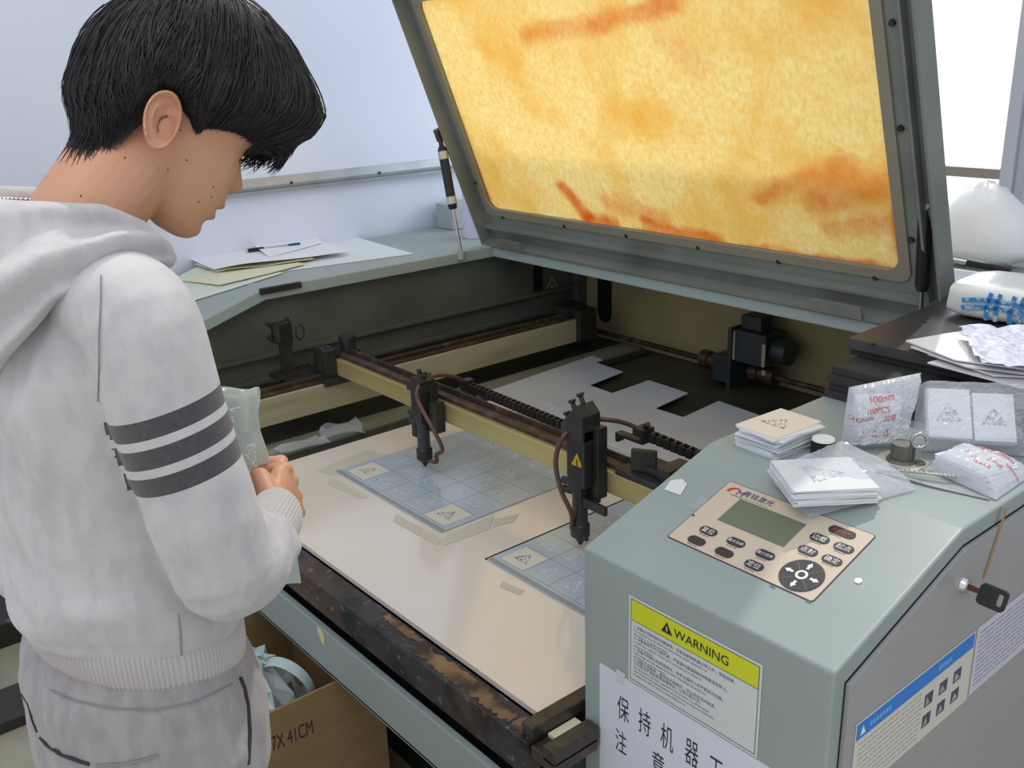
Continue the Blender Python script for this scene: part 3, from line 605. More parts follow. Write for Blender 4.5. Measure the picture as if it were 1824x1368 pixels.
# ---- side door, lock and labels on the right face
DX = XR+.0
door_poly = [(YF+.026, .02), (2.80, .02), (2.80, ZT-.028), (YC+.002, ZT-.028), (YF+.026, ZF-.026)]
dm = MB().prism([(YF+.022, .016), (2.804, .016), (2.804, ZT-.024), (YC+.001, ZT-.024), (YF+.022, ZF-.022)], (XR, 0, 0), (0, 1, 0), (0, 0, 1), (.0006, 0, 0), 1)
dm.prism(door_poly, (XR+.0006, 0, 0), (0, 1, 0), (0, 0, 1), (.006, 0, 0), 0)
door = dm.build('side_door', [mat('side_door_paint', lin(164, 162, 164), .22, noise=(lin(156, 156, 158), 2, .3, .7, 3), bump=(300, .05, .0005)), K['hole']], LC, .002)
DS = XR+.0068
lo = at(1716, 1042, X=DS)
MB().cyl(lo-V(.002, 0, 0), lo+V(.006, 0, 0), .0125, .0105, 20).cyl(lo+V(.006, 0, 0), lo+V(.008, 0, 0), .0075, n=16).build('door_lock', K['chrome'], door)
def dpt(x, y, n=0): return at(x, y, X=DS+n)
t0 = dpt(1792, 905); t1 = dpt(1752, 1030)
tp = MB().obox((t0+t1)/2+V(.0006, 0, 0), (1, 0, 0), (0, -(t1-t0)[2], (t1-t0)[1]), (.0003, .004, np.linalg.norm(t1-t0)/2)); tag(tp.build('adhesive_tape', mat('brown_tape', lin(168, 128, 92), .3), door), 'narrow brown tape strip')
LA, LB, LCc, LD = dpt(1524, 1320), dpt(1742, 1100), dpt(1716, 1208), dpt(1516, 1400)
# label rectangle on the door, measured from its blue header
hz1 = .5*(LA[2]+LB[2]); hy0, hy1 = LA[1], LB[1]
sl_ = MB(); K['blue'] = mat('label_blue', lin(36, 124, 214), .35); K['labelcream'] = mat('label_pale', lin(214, 208, 200), .35)
lz0 = hz1-.115; dfo = lambda y, z, n=0: V(DS+.0003+n, y, z)
def rectd(m, y0, y1, z0, z1, n, mi): m.prism([(y0, z0), (y1, z0), (y1, z1), (y0, z1)], dfo(0, 0, n), V(0, 1, 0), V(0, 0, 1), V(.0002, 0, 0), mi)
rectd(sl_, hy0-.003, hy1, lz0, hz1+.003, 0, 1); rectd(sl_, hy0, hy1-.003, hz1-.024, hz1, .0003, 0)
rr_ = random.Random(4)
sl_.prism([(hy0+.008, hz1-.019), (hy0+.020, hz1-.019), (hy0+.014, hz1-.006)], dfo(0, 0, .0006), V(0, 1, 0), V(0, 0, 1), V(.0002, 0, 0), 2)
for s0, n in ((hy0+.03, 7), (hy0+(hy1-hy0)*.66, 5)):
    for k in range(n): rectd(sl_, s0+k*.0075, s0+k*.0075+.005, hz1-.016, hz1-.009, .0006, 3)
for rw_ in range(10):
    x = hy0+.008
    while x < hy0+(hy1-hy0)*.52:
        l = rr_.uniform(.006, .016); rectd(sl_, x, x+l, hz1-.034-rw_*.008, hz1-.0325-rw_*.008, .0003, 4); x += l+.003
for i in range(3):
    for j in range(2):
        y = hy0+(hy1-hy0)*(.60+.13*i); z = hz1-.052-.034*j; rectd(sl_, y-.011, y+.011, z-.010, z+.010, .0003, 5); sl_.prism([(y-.009, z-.008), (y+.002+.003*i, z-.006), (y-.006+.004*j, z+.006)], dfo(0, 0, .0006), V(0, 1, 0), V(0, 0, 1), V(.0002, 0, 0), 4)
tag(sl_.build('safety_label', [K['blue'], K['labelcream'], K['white'], mat('pale_blue_print', lin(120, 176, 226), .5), mat('label_faint_text', lin(166, 160, 156), .6), mat('label_picture', lin(70, 72, 96), .5)], LC), 'pale label with a blue header and small pictures')
s2 = MB(); rectd(s2, hy1+.004, hy1+.20, lz0+.004, hz1+.004, .0, 0)
for rw_ in range(12):
    x = hy1+.014
    while x < hy1+.18:
        l = rr_.uniform(.008, .03); rectd(s2, x, min(x+l, hy1+.185), hz1-.010-rw_*.008, hz1-.008-rw_*.008, .0003, 1); x += l+.004
tag(s2.build('notice_label', [mat('label_lilac', lin(206, 204, 216), .35), mat('lilac_text', lin(150, 146, 176), .6)], LC), 'plain pale label filled with small text')
gv = MB()
for k in (0, 1, 2): gv.box((DS, YF+.2, .62-.05*k), (DS+.0005, 2.6, .622-.05*k))
gv.build('door_crease', mat('door_scratch', lin(172, 172, 168), .3), door)
# ------------------------------------------------------------------ loose things
def deck(x, y, off=0):                   # sight line onto the machine's top, flat or sloped front
    p = at(x, y, Z=ZT+off)
    if p[1] < YC: p = onslope(x, y, off)
    return p
def quadsheet(m, c, th=.0006, n=10, bend=None, mi=0):   # a sheet through four corners, counter-clockwise seen from above
    c = [V(*p) for p in c]; U = np.linspace(0, 1, n)
    P = np.array([[c[0]*(1-u)*(1-v)+c[1]*u*(1-v)+c[2]*u*v+c[3]*(1-u)*v for u in U] for v in U])
    if bend is not None:
        for j, v in enumerate(U):
            for i, u in enumerate(U): P[j, i, 2] += bend(u, v)
    nn = nrm(np.cross(c[1]-c[0], c[3]-c[0])); Q = P-nn*th
    m.grid(P, mi); m.grid(Q[:, ::-1], mi)
    for a, b in ((P[0], Q[0]), (Q[-1], P[-1]), (Q[:, 0], P[:, 0]), (P[:, -1], Q[:, -1])): m.grid([b, a], mi, False)
    return m
def sheet(name, label, cat, c, m, group=None, th=.0006, bend=None, bevel=0):
    o = quadsheet(MB(), c, th, 10, bend).build(name, m, origin=np.mean(c, 0)); return tag(o, label, cat, group)
BZ = .600
# --- white board on the bed
K['board'] = mat('white_coated_board', lin(232, 222, 210), .12, spec=.5, ior=1.75, noise=(lin(230, 218, 206), 2, .4, .7, 3))
wbd = thing('white_board', 'large white board lying on the cutting bed under the engraved sheets', 'board', (-1.6, 1.3, .588))
MB().box((-2.215, .8485, .5886), (-.987, 2.02, BZ)).build('board', K['board'], wbd, .001)
s1 = [at(602, 838, Z=BZ+.004), at(781, 949, Z=BZ+.004)]; s2p = at(868, 995, Z=BZ+.004)
E1X0, E1X1, EY0 = s1[0][0], s1[1][0], (s1[0][1]+s1[1][1])/2; E2X0 = s2p[0]; E2X1 = E2X0+.41; EY1 = EY0+.66
edge_strips = MB()
edge_strips.box((E1X0-.006, EY0+.02, BZ), (E1X0-.001, EY1, BZ+.0006)); edge_strips.box((E2X0-.009, EY0+.0, BZ), (E2X0-.001, EY1, BZ+.0006)); edge_strips.build('dark_edge_strip', K['hole'], wbd)  # thin near-black strips along the left edges of the engraved sheets
K['tape'] = mat('matt_clear_tape', lin(206, 200, 184), .45)
for px in (((563, 838), (655, 801), (690, 812), (600, 848)), ((590, 850), (655, 886), (640, 876+12), (583, 862)), ((705, 915), (790, 962), (778, 972), (700, 928)), ((795, 952), (880, 918), (872, 942), (790, 972)), ((880, 925), (925, 915), (915, 930), (880, 938)), ((895, 1035), (935, 1052), (925, 1060), (890, 1045))):
    tag(quadsheet(MB(), [at(x, y, Z=BZ+.0008) for x, y in px][::-1], .0003, 3).build('adhesive_tape', K['tape'], wbd), 'dull clear tape patch')
# --- engraved sheets
K['sheet'] = mat('frosted_blue_grey_acrylic', lin(192, 204, 212), .18, spec=.5, ior=1.9, noise=(lin(180, 192, 200), 3, .3, .7, 3), bump=(14, .03, .003))
K['fleck'] = mat('white_engraving', lin(240, 244, 248), .4)
K['square'] = mat('cream_cut_square', lin(222, 216, 200), .3)
K['sheetedge'] = mat('sheet_edge_line', lin(150, 156, 158), .3)
K['iconline'] = mat('grey_engraving', lin(176, 178, 180), .5)
def icon(m, x, y, z, s, rng, mi=0, dens=1.0):           # dotted triangle emblem
    T = [(-1, -.7), (1, -.7), (0, .95)]
    pts = []
    for a, b in ((0, 1), (1, 2), (2, 0)):
        for t in np.linspace(0, 1, int(9*dens)): pts.append((T[a][0]*(1-t)+T[b][0]*t, T[a][1]*(1-t)+T[b][1]*t))
    for _ in range(int(16*dens)):
        u, v = sorted((rng.random(), rng.random())); pts.append((T[0][0]*u+T[1][0]*(v-u)+T[2][0]*(1-v), T[0][1]*u+T[1][1]*(v-u)+T[2][1]*(1-v)))
    for px, py in pts:
        if rng.random() < .25: continue
        r = rng.uniform(.0010, .0021); px = x+px*s+rng.uniform(-.0015, .0015); py = y+py*s+rng.uniform(-.0015, .0015)
        m.add([(px-r, py-r, z), (px+r, py-r*.6, z), (px+r*.8, py+r, z), (px-r*.7, py+r*.8, z)], [(0, 1, 2, 3)], mi)
def engraved(x0, x1, y0, y1, label, squares, seed):
    t = thing('engraved_sheet', label, 'acrylic sheet', ((x0+x1)/2, (y0+y1)/2, BZ+.0008), 'engraved sheets on the cutting bed')
    b = MB().box((x0, y0, BZ+.0009), (x1, y1, BZ+.004)).build('sheet', K['sheet'], t, .001)
    rng = random.Random(seed); en = MB(); nx = 5; px = (x1-x0-.03)/nx; ny = int((y1-y0-.03)/px); z = BZ+.0044
    ln = MB()
    for i in range(nx):
        for j in range(ny):
            cx, cy = x0+.015+px*(i+.5), y0+.02+px*(j+.5)
            if (i, j) in squares:
                tag(MB().box((cx-px*.46, cy-px*.46, BZ+.004), (cx+px*.46, cy+px*.46, BZ+.0046)).build('cut_square', K['square'], t), 'cream square piece'); icon(ln, cx, cy, BZ+.0049, px*.24, rng, 0, 2.0)
            else: icon(en, cx+rng.uniform(-.004, .004), cy, z, px*.27, rng)
    for a in range(1, nx): ln.box((x0+.015+px*a-.0004, y0+.02, BZ+.004), (x0+.015+px*a+.0004, y0+.02+px*ny, BZ+.0042), 1)
    for a in range(0, ny+1): ln.box((x0+.015, y0+.02+px*a-.0004, BZ+.004), (x1-.015, y0+.02+px*a+.0004, BZ+.0042), 1)
    ln.box((x0, y0, BZ+.004), (x1, y0+.012, BZ+.0045), 2)
    tag(en.build('engraving', K['fleck'], t), 'white dotted triangle engravings')['kind'] = 'stuff'
    tag(ln.build('score_line', [K['iconline'], mat('score_grey', lin(112, 118, 120), .4), K['sheetedge']], t), 'fine scored grid and edge')
    return t
engraved(E1X0, E1X1, EY0, EY1, 'blue grey engraved acrylic sheet under the left laser head', {(0, 0), (4, 0)}, 1)
engraved(E2X0, E2X1, EY0, EY1, 'blue grey engraved acrylic sheet beside the control cabinet', {(0, 0)}, 2)
# --- offcut with teeth at the back of the bed
cpx = [(866, 698), (1055, 633), (1074, 641), (1061, 645), (1110, 662), (1050, 686), (1091, 700), (1156, 677), (1226, 700), (1167, 727), (1217, 743), (1280, 714), (1352, 739), (1300, 790), (1230, 850), (1150, 820), (1000, 750)]
cz = BZ+.0055; cp_ = [at(x, y, Z=cz) for x, y in cpx]
cb = MB().prism([(p[0], p[1]) for p in cp_], (0, 0, cz-.003), (1, 0, 0), (0, 1, 0), (0, 0, .003))
tag(cb.build('toothed_offcut', mat('pale_grey_card', lin(196, 198, 202), .3, noise=(lin(184, 186, 192), 2.5, .4, .65, 3)), origin=np.mean(cp_, 0)), 'pale grey offcut sheet with square teeth along its back edge', 'offcut')
ca = at(1005, 720, Z=cz+.0005)
cs_ = [at(x, y, Z=cz+.0012) for x, y in ((955, 717), (975, 716), (1040, 748), (1022, 750))]
tag(quadsheet(MB(), cs_, .0008, 3).build('clear_strip', film('clear_strip_film', (.96, .97, 1), .75, .1), origin=np.mean(cs_, 0)), 'narrow clear strip lying on the toothed offcut', 'strip')
def crumple(c, amp, n, seed, name, label, cat, m, lift=0, origin=None, dome=.0):
    r = np.random.default_rng(seed); U = np.linspace(0, 1, n); c = [V(*p) for p in c]
    P = np.array([[c[0]*(1-u)*(1-v)+c[1]*u*(1-v)+c[2]*u*v+c[3]*(1-u)*v for u in U] for v in U]); nn = nrm(np.cross(c[1]-c[0], c[3]-c[0]))
    H = r.uniform(0, 1, (n, n))*amp; L = np.linalg.norm(c[1]-c[0])/n
    P += nn*(H[..., None]+lift)+r.uniform(-.3, .3, (n, n, 3))*L*V(1, 1, .2)
    P += nn*(dome*np.outer(np.sin(np.pi*U), np.sin(np.pi*U)))[..., None]
    Q = P-nn*.0006
    g = MB().grid(P, 0, False); g.grid(Q[:, ::-1], 0, False)
    return tag(g.build(name, m, origin=np.mean(c, 0)), label, cat)
K['film'] = film('clear_crumpled_film', (.97, .98, 1), .92, .12, (80, .3, .01))
crumple([at(x, y, Z=.606) for x, y in ((570, 785), (650, 772), (636, 752), (568, 766))], .02, 5, 3, 'tape_scrap', 'crumpled scrap of clear tape at the left edge of the white board', 'scrap', K['film'])
crumple([at(x, y, Z=.606) for x, y in ((500, 812), (590, 788), (560, 778), (490, 800))], .008, 5, 4, 'tape_scrap', 'flat scrap of clear tape beside the rolled sheet in the hand', 'scrap', K['film'])
p = V(-1.62, .7845, .492); tag(MB().prism([(0, 0), (.012, -.028), (.028, -.034), (.03, -.012), (.016, .002)], p, (1, 0, 0), (0, 0, 1), (0, -.001, 0)).build('plastic_flake', mat('pale_yellow_flake', lin(222, 216, 160), .4), origin=p), 'pale yellow flake stuck on the front panel edge', 'scrap')
# --- papers and pen on the left deck
K['paper2'] = mat('cream_paper', lin(224, 222, 196), .7); K['paperblue'] = mat('cool_white_sheet', lin(226, 234, 236), .5)
def pages(px, off, *a, **k):
    bend = k.get('bend'); n = 12; U = np.linspace(0, 1, n); q = [np.array(p, float) for p in px]; P = np.zeros((n, n, 3))
    for j, v in enumerate(U):
        for i, u in enumerate(U):
            x, y = q[0]*(1-u)*(1-v)+q[1]*u*(1-v)+q[2]*u*v+q[3]*(1-u)*v; P[j, i] = deck(x, y, off)+V(0, 0, bend(u, v) if bend else 0)
    Q = P-V(0, 0, .0006); m = MB().grid(P); m.grid(Q[:, ::-1])
    for a_, b_ in ((P[0], Q[0]), (Q[-1], P[-1]), (Q[:, 0], P[:, 0]), (P[:, -1], Q[:, -1])): m.grid([b_, a_], 0, False)
    return tag(m.build(a[0], a[3], origin=P.mean((0, 1))), a[1], a[2], 'papers on the left deck')
pages(((470, 488), (738, 452), (630, 421), (440, 450)), .0016, 'paper_sheet', 'largest white sheet, its point reaching toward the lid strut', 'paper', K['paperblue'])
pages(((330, 540), (505, 486), (400, 452), (300, 500)), .003, 'paper_sheet', 'pale greenish sheet draped over the sloped front of the left deck', 'paper', mat('pale_green_sheet', lin(216, 226, 212), .5))
pages(((392, 509), (545, 470), (470, 455), (318, 499)), .007, 'paper_sheet', 'cream sheet with a folded front edge below the pen papers', 'paper', K['paper2'], bend=lambda u, v: .006*max(0, .5-u)*(1-v))
pages(((388, 484), (560, 461), (520, 440), (345, 470)), .012, 'paper_sheet', 'cream sheet with ragged left end just under the white sheets', 'paper', K['paper2'], bend=lambda u, v: .004*math.sin(9*u)*(1-u))
pages(((480, 458), (573, 433), (545, 399), (455, 443)), .021, 'paper_sheet', 'white printed sheet sticking up as a triangle behind the pen', 'paper', K['paper'], bend=lambda u, v: .008*v)
pages(((382, 482), (624, 447), (560, 424), (336, 460)), .018, 'paper_sheet', 'white sheet under the pen with a curled front corner', 'paper', K['paper'], bend=lambda u, v: .020*max(0, .45-abs(u-.22))*(1-v)**2)
pq = [deck(x, y, .026) for x, y in ((436, 447), (534, 434))]; d = nrm(pq[1]-pq[0]); L = np.linalg.norm(pq[1]-pq[0])
pen = thing('ballpoint_pen', 'clear ballpoint pen with black grip and blue tip lying on the papers', 'pen', pq[0])
MB().cyl(pq[0]+d*L*.30, pq[0]+d*L*.78, .0048).build('barrel', film('clear_pen_barrel', (.85, .88, .92), .55, .1), pen)
MB().cyl(pq[0]+d*L*.05, pq[0]+d*L*.33, .0062).build('grip', K['plastic'], pen)
MB().cyl(pq[0]+d*L*.05, pq[0], .005, .001).build('point', K['steel'], pen)
MB().cyl(pq[0]+d*L*.76, pq[0]+d*L, .0046).build('cap', mat('blue_pen_cap', lin(40, 60, 140), .35), pen)
MB().cyl(pq[0]+d*L*.3, pq[0]+d*L*.76, .002).build('refill', K['ink'], pen)
for i, (x, y) in enumerate(((520, 432), (533, 425), (545, 418), (540, 430), (552, 424))):
    pass
# grey box, little sheet and rolled sheet at the back of the left deck
g_ = MB().box((-3.035, 2.14, ZT+.001), (-2.93, 2.36, ZT+.092)); tag(g_.build('grey_box', mat('grey_box_paint', lin(168, 178, 176), .5), origin=(-2.98, 2.25, ZT), bevel=.003), 'small grey box on the left deck by the wall', 'box')
sheet('paper_sheet', 'small white leaf behind the left lid strut', 'paper', [deck(x, y, .004) for x, y in ((800, 402), (832, 402), (832, 386), (812, 394))], K['paper'])
rr = MB(); cx, cy, r = -2.755, 2.12, .050
th_ = np.linspace(-2.9, 2.9, 28)
A = [[(cx+r*math.cos(t), cy+r*math.sin(t), z) for t in th_] for z in np.linspace(ZT+.001, ZT+.27, 5)]; B = [[(cx+(r-.001)*math.cos(t), cy+(r-.001)*math.sin(t), z) for t in th_] for z in np.linspace(ZT+.001, ZT+.27, 5)]
rr.grid(A).grid(np.array(B)[:, ::-1]); tag(rr.build('rolled_sheet', mat('lilac_white_sheet', lin(214, 216, 238), .55), origin=(cx, cy, ZT)), 'white sheet rolled upright behind the lower left corner of the lid', 'paper roll')
# --- paper notice taped on the cabinet front
n0 = at(1068, 1180, Y=YF-.0006); NW = .39; NH = .30
nt_ = thing('paper_notice', 'white paper with large black handwritten characters taped below the warning label', 'notice', n0)
MB().box((n0[0], YF-.0006, n0[2]-NH), (n0[0]+NW, YF-.0001, n0[2])).build('paper', mat('notice_paper', lin(214, 216, 230), .6), nt_)
def glyph(ch, x, y, hgt, wdt):
    nk = MB()
    p = at(x, y, Y=YF-.0008); vs, fs = text_mesh(ch); q = vs-(vs.max(0)+vs.min(0))/2; q = q/(vs.max(0)-vs.min(0))*V(wdt, hgt)
    nk.add([(p[0]+a, YF-.0009, p[2]+b) for a, b in q], fs, 0); nk.build('character', K['ink'], nt_)
for ch, x, y in (('保', 1110, 1263), ('持', 1148, 1287), ('机', 1188, 1314), ('器', 1232, 1342), ('工', 1275, 1370)): glyph(ch, x, y, .043 if ch != '工' else .034, .024)
glyph('注', 1106, 1321, .041, .023); glyph('意', 1172, 1362, .043, .024)
tq = [at(x, y, Y=YF-.001) for x, y in ((1098, 1190), (1114, 1201), (1110, 1222), (1096, 1214))]
MB().add(tq, [(0, 3, 2, 1)]).build('adhesive_tape', mat('pale_tape', lin(206, 208, 218), .3), nt_)
# --- key in the side door lock
ky = thing('key', 'black headed key sticking out of the side door lock', 'key', lo+V(.008, 0, 0))
k0 = lo+V(.008, 0, 0)
MB().obox(k0+V(.007, 0, 0), (1, 0, 0), (0, 1, 0), (.011, .001, .004)).build('blade', mat('brown_brass', lin(120, 72, 58), .35, metal=.6), ky)
kh = MB(); hp = rrect(0, .036, -.015, .015, .006, 4); hi = rrect(.024, .031, -.009, .009, .0025, 4)
kd = nrm((1, .10, -.10)); kz = nrm((.10, .25, 1)); ko = k0+V(.014, -.002, 0); kn = nrm(np.cross(kd, kz))
Q = []
for n_ in (-.003, .003): Q += [ko+kd*a+kz*b+kn*n_ for a, b in hp]+[ko+kd*a+kz*b+kn*n_ for a, b in hi]
k_ = len(hp); fs = []
for i in range(k_):
    j = (i+1) % k_; fs += [(i, j, k_+j, k_+i), (2*k_+i, 2*k_+j, 3*k_+j, 3*k_+i)[::-1], (k_+i, k_+j, 3*k_+j, 3*k_+i), (i, j, 2*k_+j, 2*k_+i)[::-1]]
kh.add(Q, fs); tag(kh.build('bow', K['plastic'], ky), 'black plastic head with a slot')
# --- tape remnants on the cabinet
for i, px in enumerate((((1183, 872), (1212, 882), (1224, 862), (1215, 853), (1195, 855)), ((1228, 903), (1245, 908), (1262, 890), (1250, 880), (1240, 893)))):
    P = [onslope(x, y, .0012) for x, y in px]; Pb = [onslope(x, y, .0002) for x, y in px]
    m_ = MB().add(P, [tuple(range(5))]).add(Pb+P, [(i_, (i_+1) % 5, 5+(i_+1) % 5, 5+i_) for i_ in range(5)])
    tag(m_.build('tape_remnant', mat('torn_white_tape', lin(222, 224, 222), .3) if i == 0 else K['film'], LC), 'torn white tape' if i == 0 else 'crinkled clear tape')
# --- card stack and bagged cards
K['card'] = mat('white_card', lin(228, 230, 232), .4, noise=(lin(216, 222, 228), 6, .4, .7, 2)); K['cardtop'] = mat('warm_white_card', lin(238, 226, 208), .4)
def card_proto(name, label, group, w, h, t, c, rot, m, engr=True, seed=1):
    o = thing(name, label, 'card', c, group); o['_o'] = (0, 0, 0)
    b = MB().box((-w/2, -h/2, 0), (w/2, h/2, t)).build('card', m, o)
    if engr:
        e = MB(); icon(e, 0, 0, t+.0003, min(w, h)*.27, random.Random(seed), 0, 1.6); e.build('engraving', K['iconline'], o)
    o.rotation_euler = (0, 0, rot); return o
base = [deck(x, y) for x, y in ((1322, 803), (1415, 822))]; rot0 = math.atan2(*(base[1]-base[0])[[1, 0]])
z1 = ZT+.036; tc = [at(x, y, Z=z1) for x, y in ((1326, 757), (1398, 783), (1455, 746), (1378, 734))]
cw_ = np.linalg.norm(tc[1]-tc[0]); ch_ = np.linalg.norm(tc[2]-tc[1]); cc = np.mean(tc, 0); rot1 = math.atan2(*(tc[1]-tc[0])[[1, 0]])
# keep the stack clear of the cabinet's inner edge
rg = random.Random(3)
c_ = card_proto('card', 'loose white card in the unwrapped stack beside the keypad', 'loose cards in the unwrapped stack', cw_, ch_, .0022, (cc[0], cc[1], ZT+.0002), rot1, K['card'], False)
for i in range(1, 14): copy_tree(c_, (cc[0]+rg.uniform(-.005, .005), cc[1]+rg.uniform(-.005, .005), ZT+.0002+i*.0024), rot1+rg.uniform(-.12, .12))
ct = card_proto('card', 'topmost cream engraved card of the unwrapped stack', None, cw_, ch_, .0022, (cc[0]-.004, cc[1]+.002, ZT+.0002+14*.0024), rot1+.02, K['cardtop'])
def stack(px, zt, n, label, group, seed, tilt=None, pitch=.0024, z0=None):
    tc = [at(x, y, Z=zt) for x, y in px]; w_ = np.linalg.norm(tc[1]-tc[0]); h_ = np.linalg.norm(tc[2]-tc[1]); c = np.mean(tc, 0); r = math.atan2(*(tc[1]-tc[0])[[1, 0]])
    rg = random.Random(seed); zb = (zt-n*pitch) if z0 is None else z0
    o = card_proto('card', label, group, w_, h_, .0022, (c[0], c[1], zb), r, K['card'], False)
    for i in range(1, n-1): copy_tree(o, (c[0]+rg.uniform(-.003, .003), c[1]+rg.uniform(-.003, .003), zb+i*pitch), r+rg.uniform(-.05, .05))
    t = card_proto('card', 'topmost engraved '+label, None, w_, h_, .0022, (c[0], c[1], zb+(n-1)*pitch), r, K['card'], True, seed)
    return tc, zb
def surf(P, u, v):
    n = len(P)-1; a = min(max(u, 0), .9999)*n; b = min(max(v, 0), .9999)*n; i, j = int(a), int(b); f, g = a-i, b-j
    return P[j][i]*(1-f)*(1-g)+P[j][i+1]*f*(1-g)+P[j+1][i+1]*f*g+P[j+1][i]*(1-f)*g
def bag(c, hgt, edge, amp, seed, label, m, group=None, prints=(), name='plastic_bag', cat='plastic bag', n=32, up=None, px=None):
    r = np.random.default_rng(seed); c = [V(*p) for p in c]; U = np.linspace(0, 1, n)
    nn = nrm(np.cross(c[1]-c[0], c[3]-c[0])) if up is None else V(*up)
    P = np.zeros((n, n, 3)); BB = np.zeros((n, n, 3)); ph = r.uniform(0, 6.28, (8,)); fr = r.uniform(3, 14, (8, 2))*r.choice((-1, 1), (8, 2))
    for j, v in enumerate(U):
        for i, u in enumerate(U):
            b = c[0]*(1-u)*(1-v)+c[1]*u*(1-v)+c[2]*u*v+c[3]*(1-u)*v
            if px is not None: b = deck(*(px[0]*(1-u)*(1-v)+px[1]*u*(1-v)+px[2]*u*v+px[3]*(1-u)*v), .003)
            BB[j, i] = b
            ee = edge if hasattr(edge, '__len__') else (edge,)*4      # left, right, bottom, top margins
            q = min(u/ee[0], (1-u)/ee[1], v/ee[2], (1-v)/ee[3], 1); q = max(q, 0)**.55
            k = sum(abs(math.sin(fr[a, 0]*u+fr[a, 1]*v+ph[a])) for a in range(8))/8-.5
            P[j, i] = b+nn*max(.0012, hgt*q+amp*(k*2+r.uniform(-.35, .35))*(.25+.75*q))
    Q = BB-nn*.0005
    t = thing(name, label, cat, np.mean(c, 0), group)
    g = MB().grid(P, 0, False); g.grid(Q[:, ::-1], 0, True)
    for a, b in ((P[0], Q[0]), (Q[-1], P[-1]), (Q[:, 0], P[:, 0]), (P[:, -1], Q[:, -1])): g.grid([b, a], 0, True)
    g.build('film', m, t)
    if prints:
        pm = MB()
        for body, u0, v0, su, sv in prints:
            if body == 'TRI':
                a3 = [(u0+su*math.sin(q), v0+sv*math.cos(q)) for q in (0, 2.094, 4.189)]; a4 = [(u0+su*.72*math.sin(q), v0+sv*.72*math.cos(q)) for q in (0, 2.094, 4.189)]
                pts = [surf(P, *q)+nn*.0008 for q in a3+a4]; pm.add(pts, [(0, 1, 4, 3), (1, 2, 5, 4), (2, 0, 3, 5)])
                continue
            vs, fs = text_mesh(body); q = vs-(vs.max(0)+vs.min(0))/2
            pm.add([surf(P, u0+a*su, v0+b*sv)+nn*.0008 for a, b in q], fs, 0)
        tag(pm.build('print', K['red'], t), 'red printed lettering')
    return t, P
K['bagfilm'] = film('glossy_bag_film', (.97, .98, 1), .74, .08); K['milky'] = film('milky_bag_film', (.95, .96, 1), .55, .16)
# wrapped cards in front of the keypad top
tc, zb = stack(((1394, 834), (1440, 892), (1543, 853), (1487, 798)), 1.014, 10, 'white card in the clear bag lying over the keypad', 'cards in the bag over the keypad', 5, z0=.9895)
cpx1 = [np.array(p, float) for p in ((1378, 860), (1440, 922), (1632, 872), (1496, 807))]; cn = [deck(x, y, .003) for x, y in cpx1]
bag(cn, .034, (.12, .40, .12, .12), .004, 11, 'clear bag of cards lying over the keypad corner', K['bagfilm'], px=cpx1, up=(0, 0, 1))
# red printed bag standing beside the knurled knob
PR = [('100mm', .42, .80, .12, .13), ('100PCS', .36, .64, .11, .12), ('TRI', .18, .26, .05, .07), ('TRI', .36, .26, .05, .07), ('TRI', .54, .26, .05, .07), ('ω口胶袋'[2:], .55, .50, .09, .11), ('200mm', .16, .52, .10, .10)]
c2 = [at(1498, 790, Z=ZT+.003), at(1604, 786, Z=ZT+.003), at(1640, 664, Z=1.105), at(1512, 690, Z=1.085)]
bag(c2, .034, (.10, .12, .10, .40), .006, 21, 'puffed clear bag with red print standing left of the knurled knob', K['milky'], 'red printed bags', PR)
oc = card_proto('card', 'white card inside the standing red printed bag', 'cards in the standing red printed bag', .068, .066, .0022, (0, 0, 0), 0, K['card'], False)
e0 = nrm(c2[1]-c2[0]); e1 = nrm(c2[3]-c2[0]); nn = nrm(np.cross(e0, e1)); e1 = np.cross(nn, e0)
def orient(o, c, a, b, n):
    o.matrix_world = Matrix([[a[0], b[0], n[0], c[0]], [a[1], b[1], n[1], c[1]], [a[2], b[2], n[2], c[2]], [0, 0, 0, 1]])
cc2 = (c2[0]+c2[1])/2+e1*.047
orient(oc, cc2+nn*.002, e0, e1, nn)
for i in range(1, 7): o = copy_tree(oc); orient(o, cc2+nn*(.002+.0024*i)+e0*rg.uniform(-.003, .003)+e1*rg.uniform(-.003, .003), e0, e1, nn)
# piles of cards in a clear bag leaning against the black boards
c3 = [at(1622, 802, Z=ZT+.002), at(1824, 812, Z=ZT+.002), at(1840, 686, Y=1.452), at(1636, 686, Y=1.452)]
c3[2] = c3[3]+(c3[1]-c3[0])*1.0
def leaning(u0, u1, v0, v1, n, label, group, seed):
    bl = lambda u, v: c3[0]*(1-u)*(1-v)+c3[1]*u*(1-v)+c3[2]*u*v+c3[3]*(1-u)*v
    cc = bl((u0+u1)/2, (v0+v1)/2); a = nrm(bl(u1, .5)-bl(u0, .5)); b = nrm(bl(.5, v1)-bl(.5, v0)); b = nrm(b-a*np.dot(a, b)); n_ = np.cross(a, b); w_ = np.linalg.norm(bl(u1, .5)-bl(u0, .5)); h_ = np.linalg.norm(bl((u0+u1)/2, v1)-bl((u0+u1)/2, v0))
    rg = random.Random(seed); o = card_proto('card', label, group, w_, h_, .0022, (0, 0, 0), 0, K['card'], False); orient(o, cc+n_*.0045, a, b, n_)
    for i in range(1, n-1): q = copy_tree(o); orient(q, cc+n_*(.0045+.0024*i)+a*rg.uniform(-.002, .002)+b*rg.uniform(-.0015, .0015), a, b, n_)
    t = card_proto('card', 'topmost '+label, None, w_, h_, .0022, (0, 0, 0), 0, K['card'], True, seed); orient(t, cc+n_*(.0045+.0024*(n-1)), a, b, n_)
leaning(.09, .47, .13, .86, 9, 'card in the left pile of the clear bag', 'cards in the left pile of the clear bag', 7)
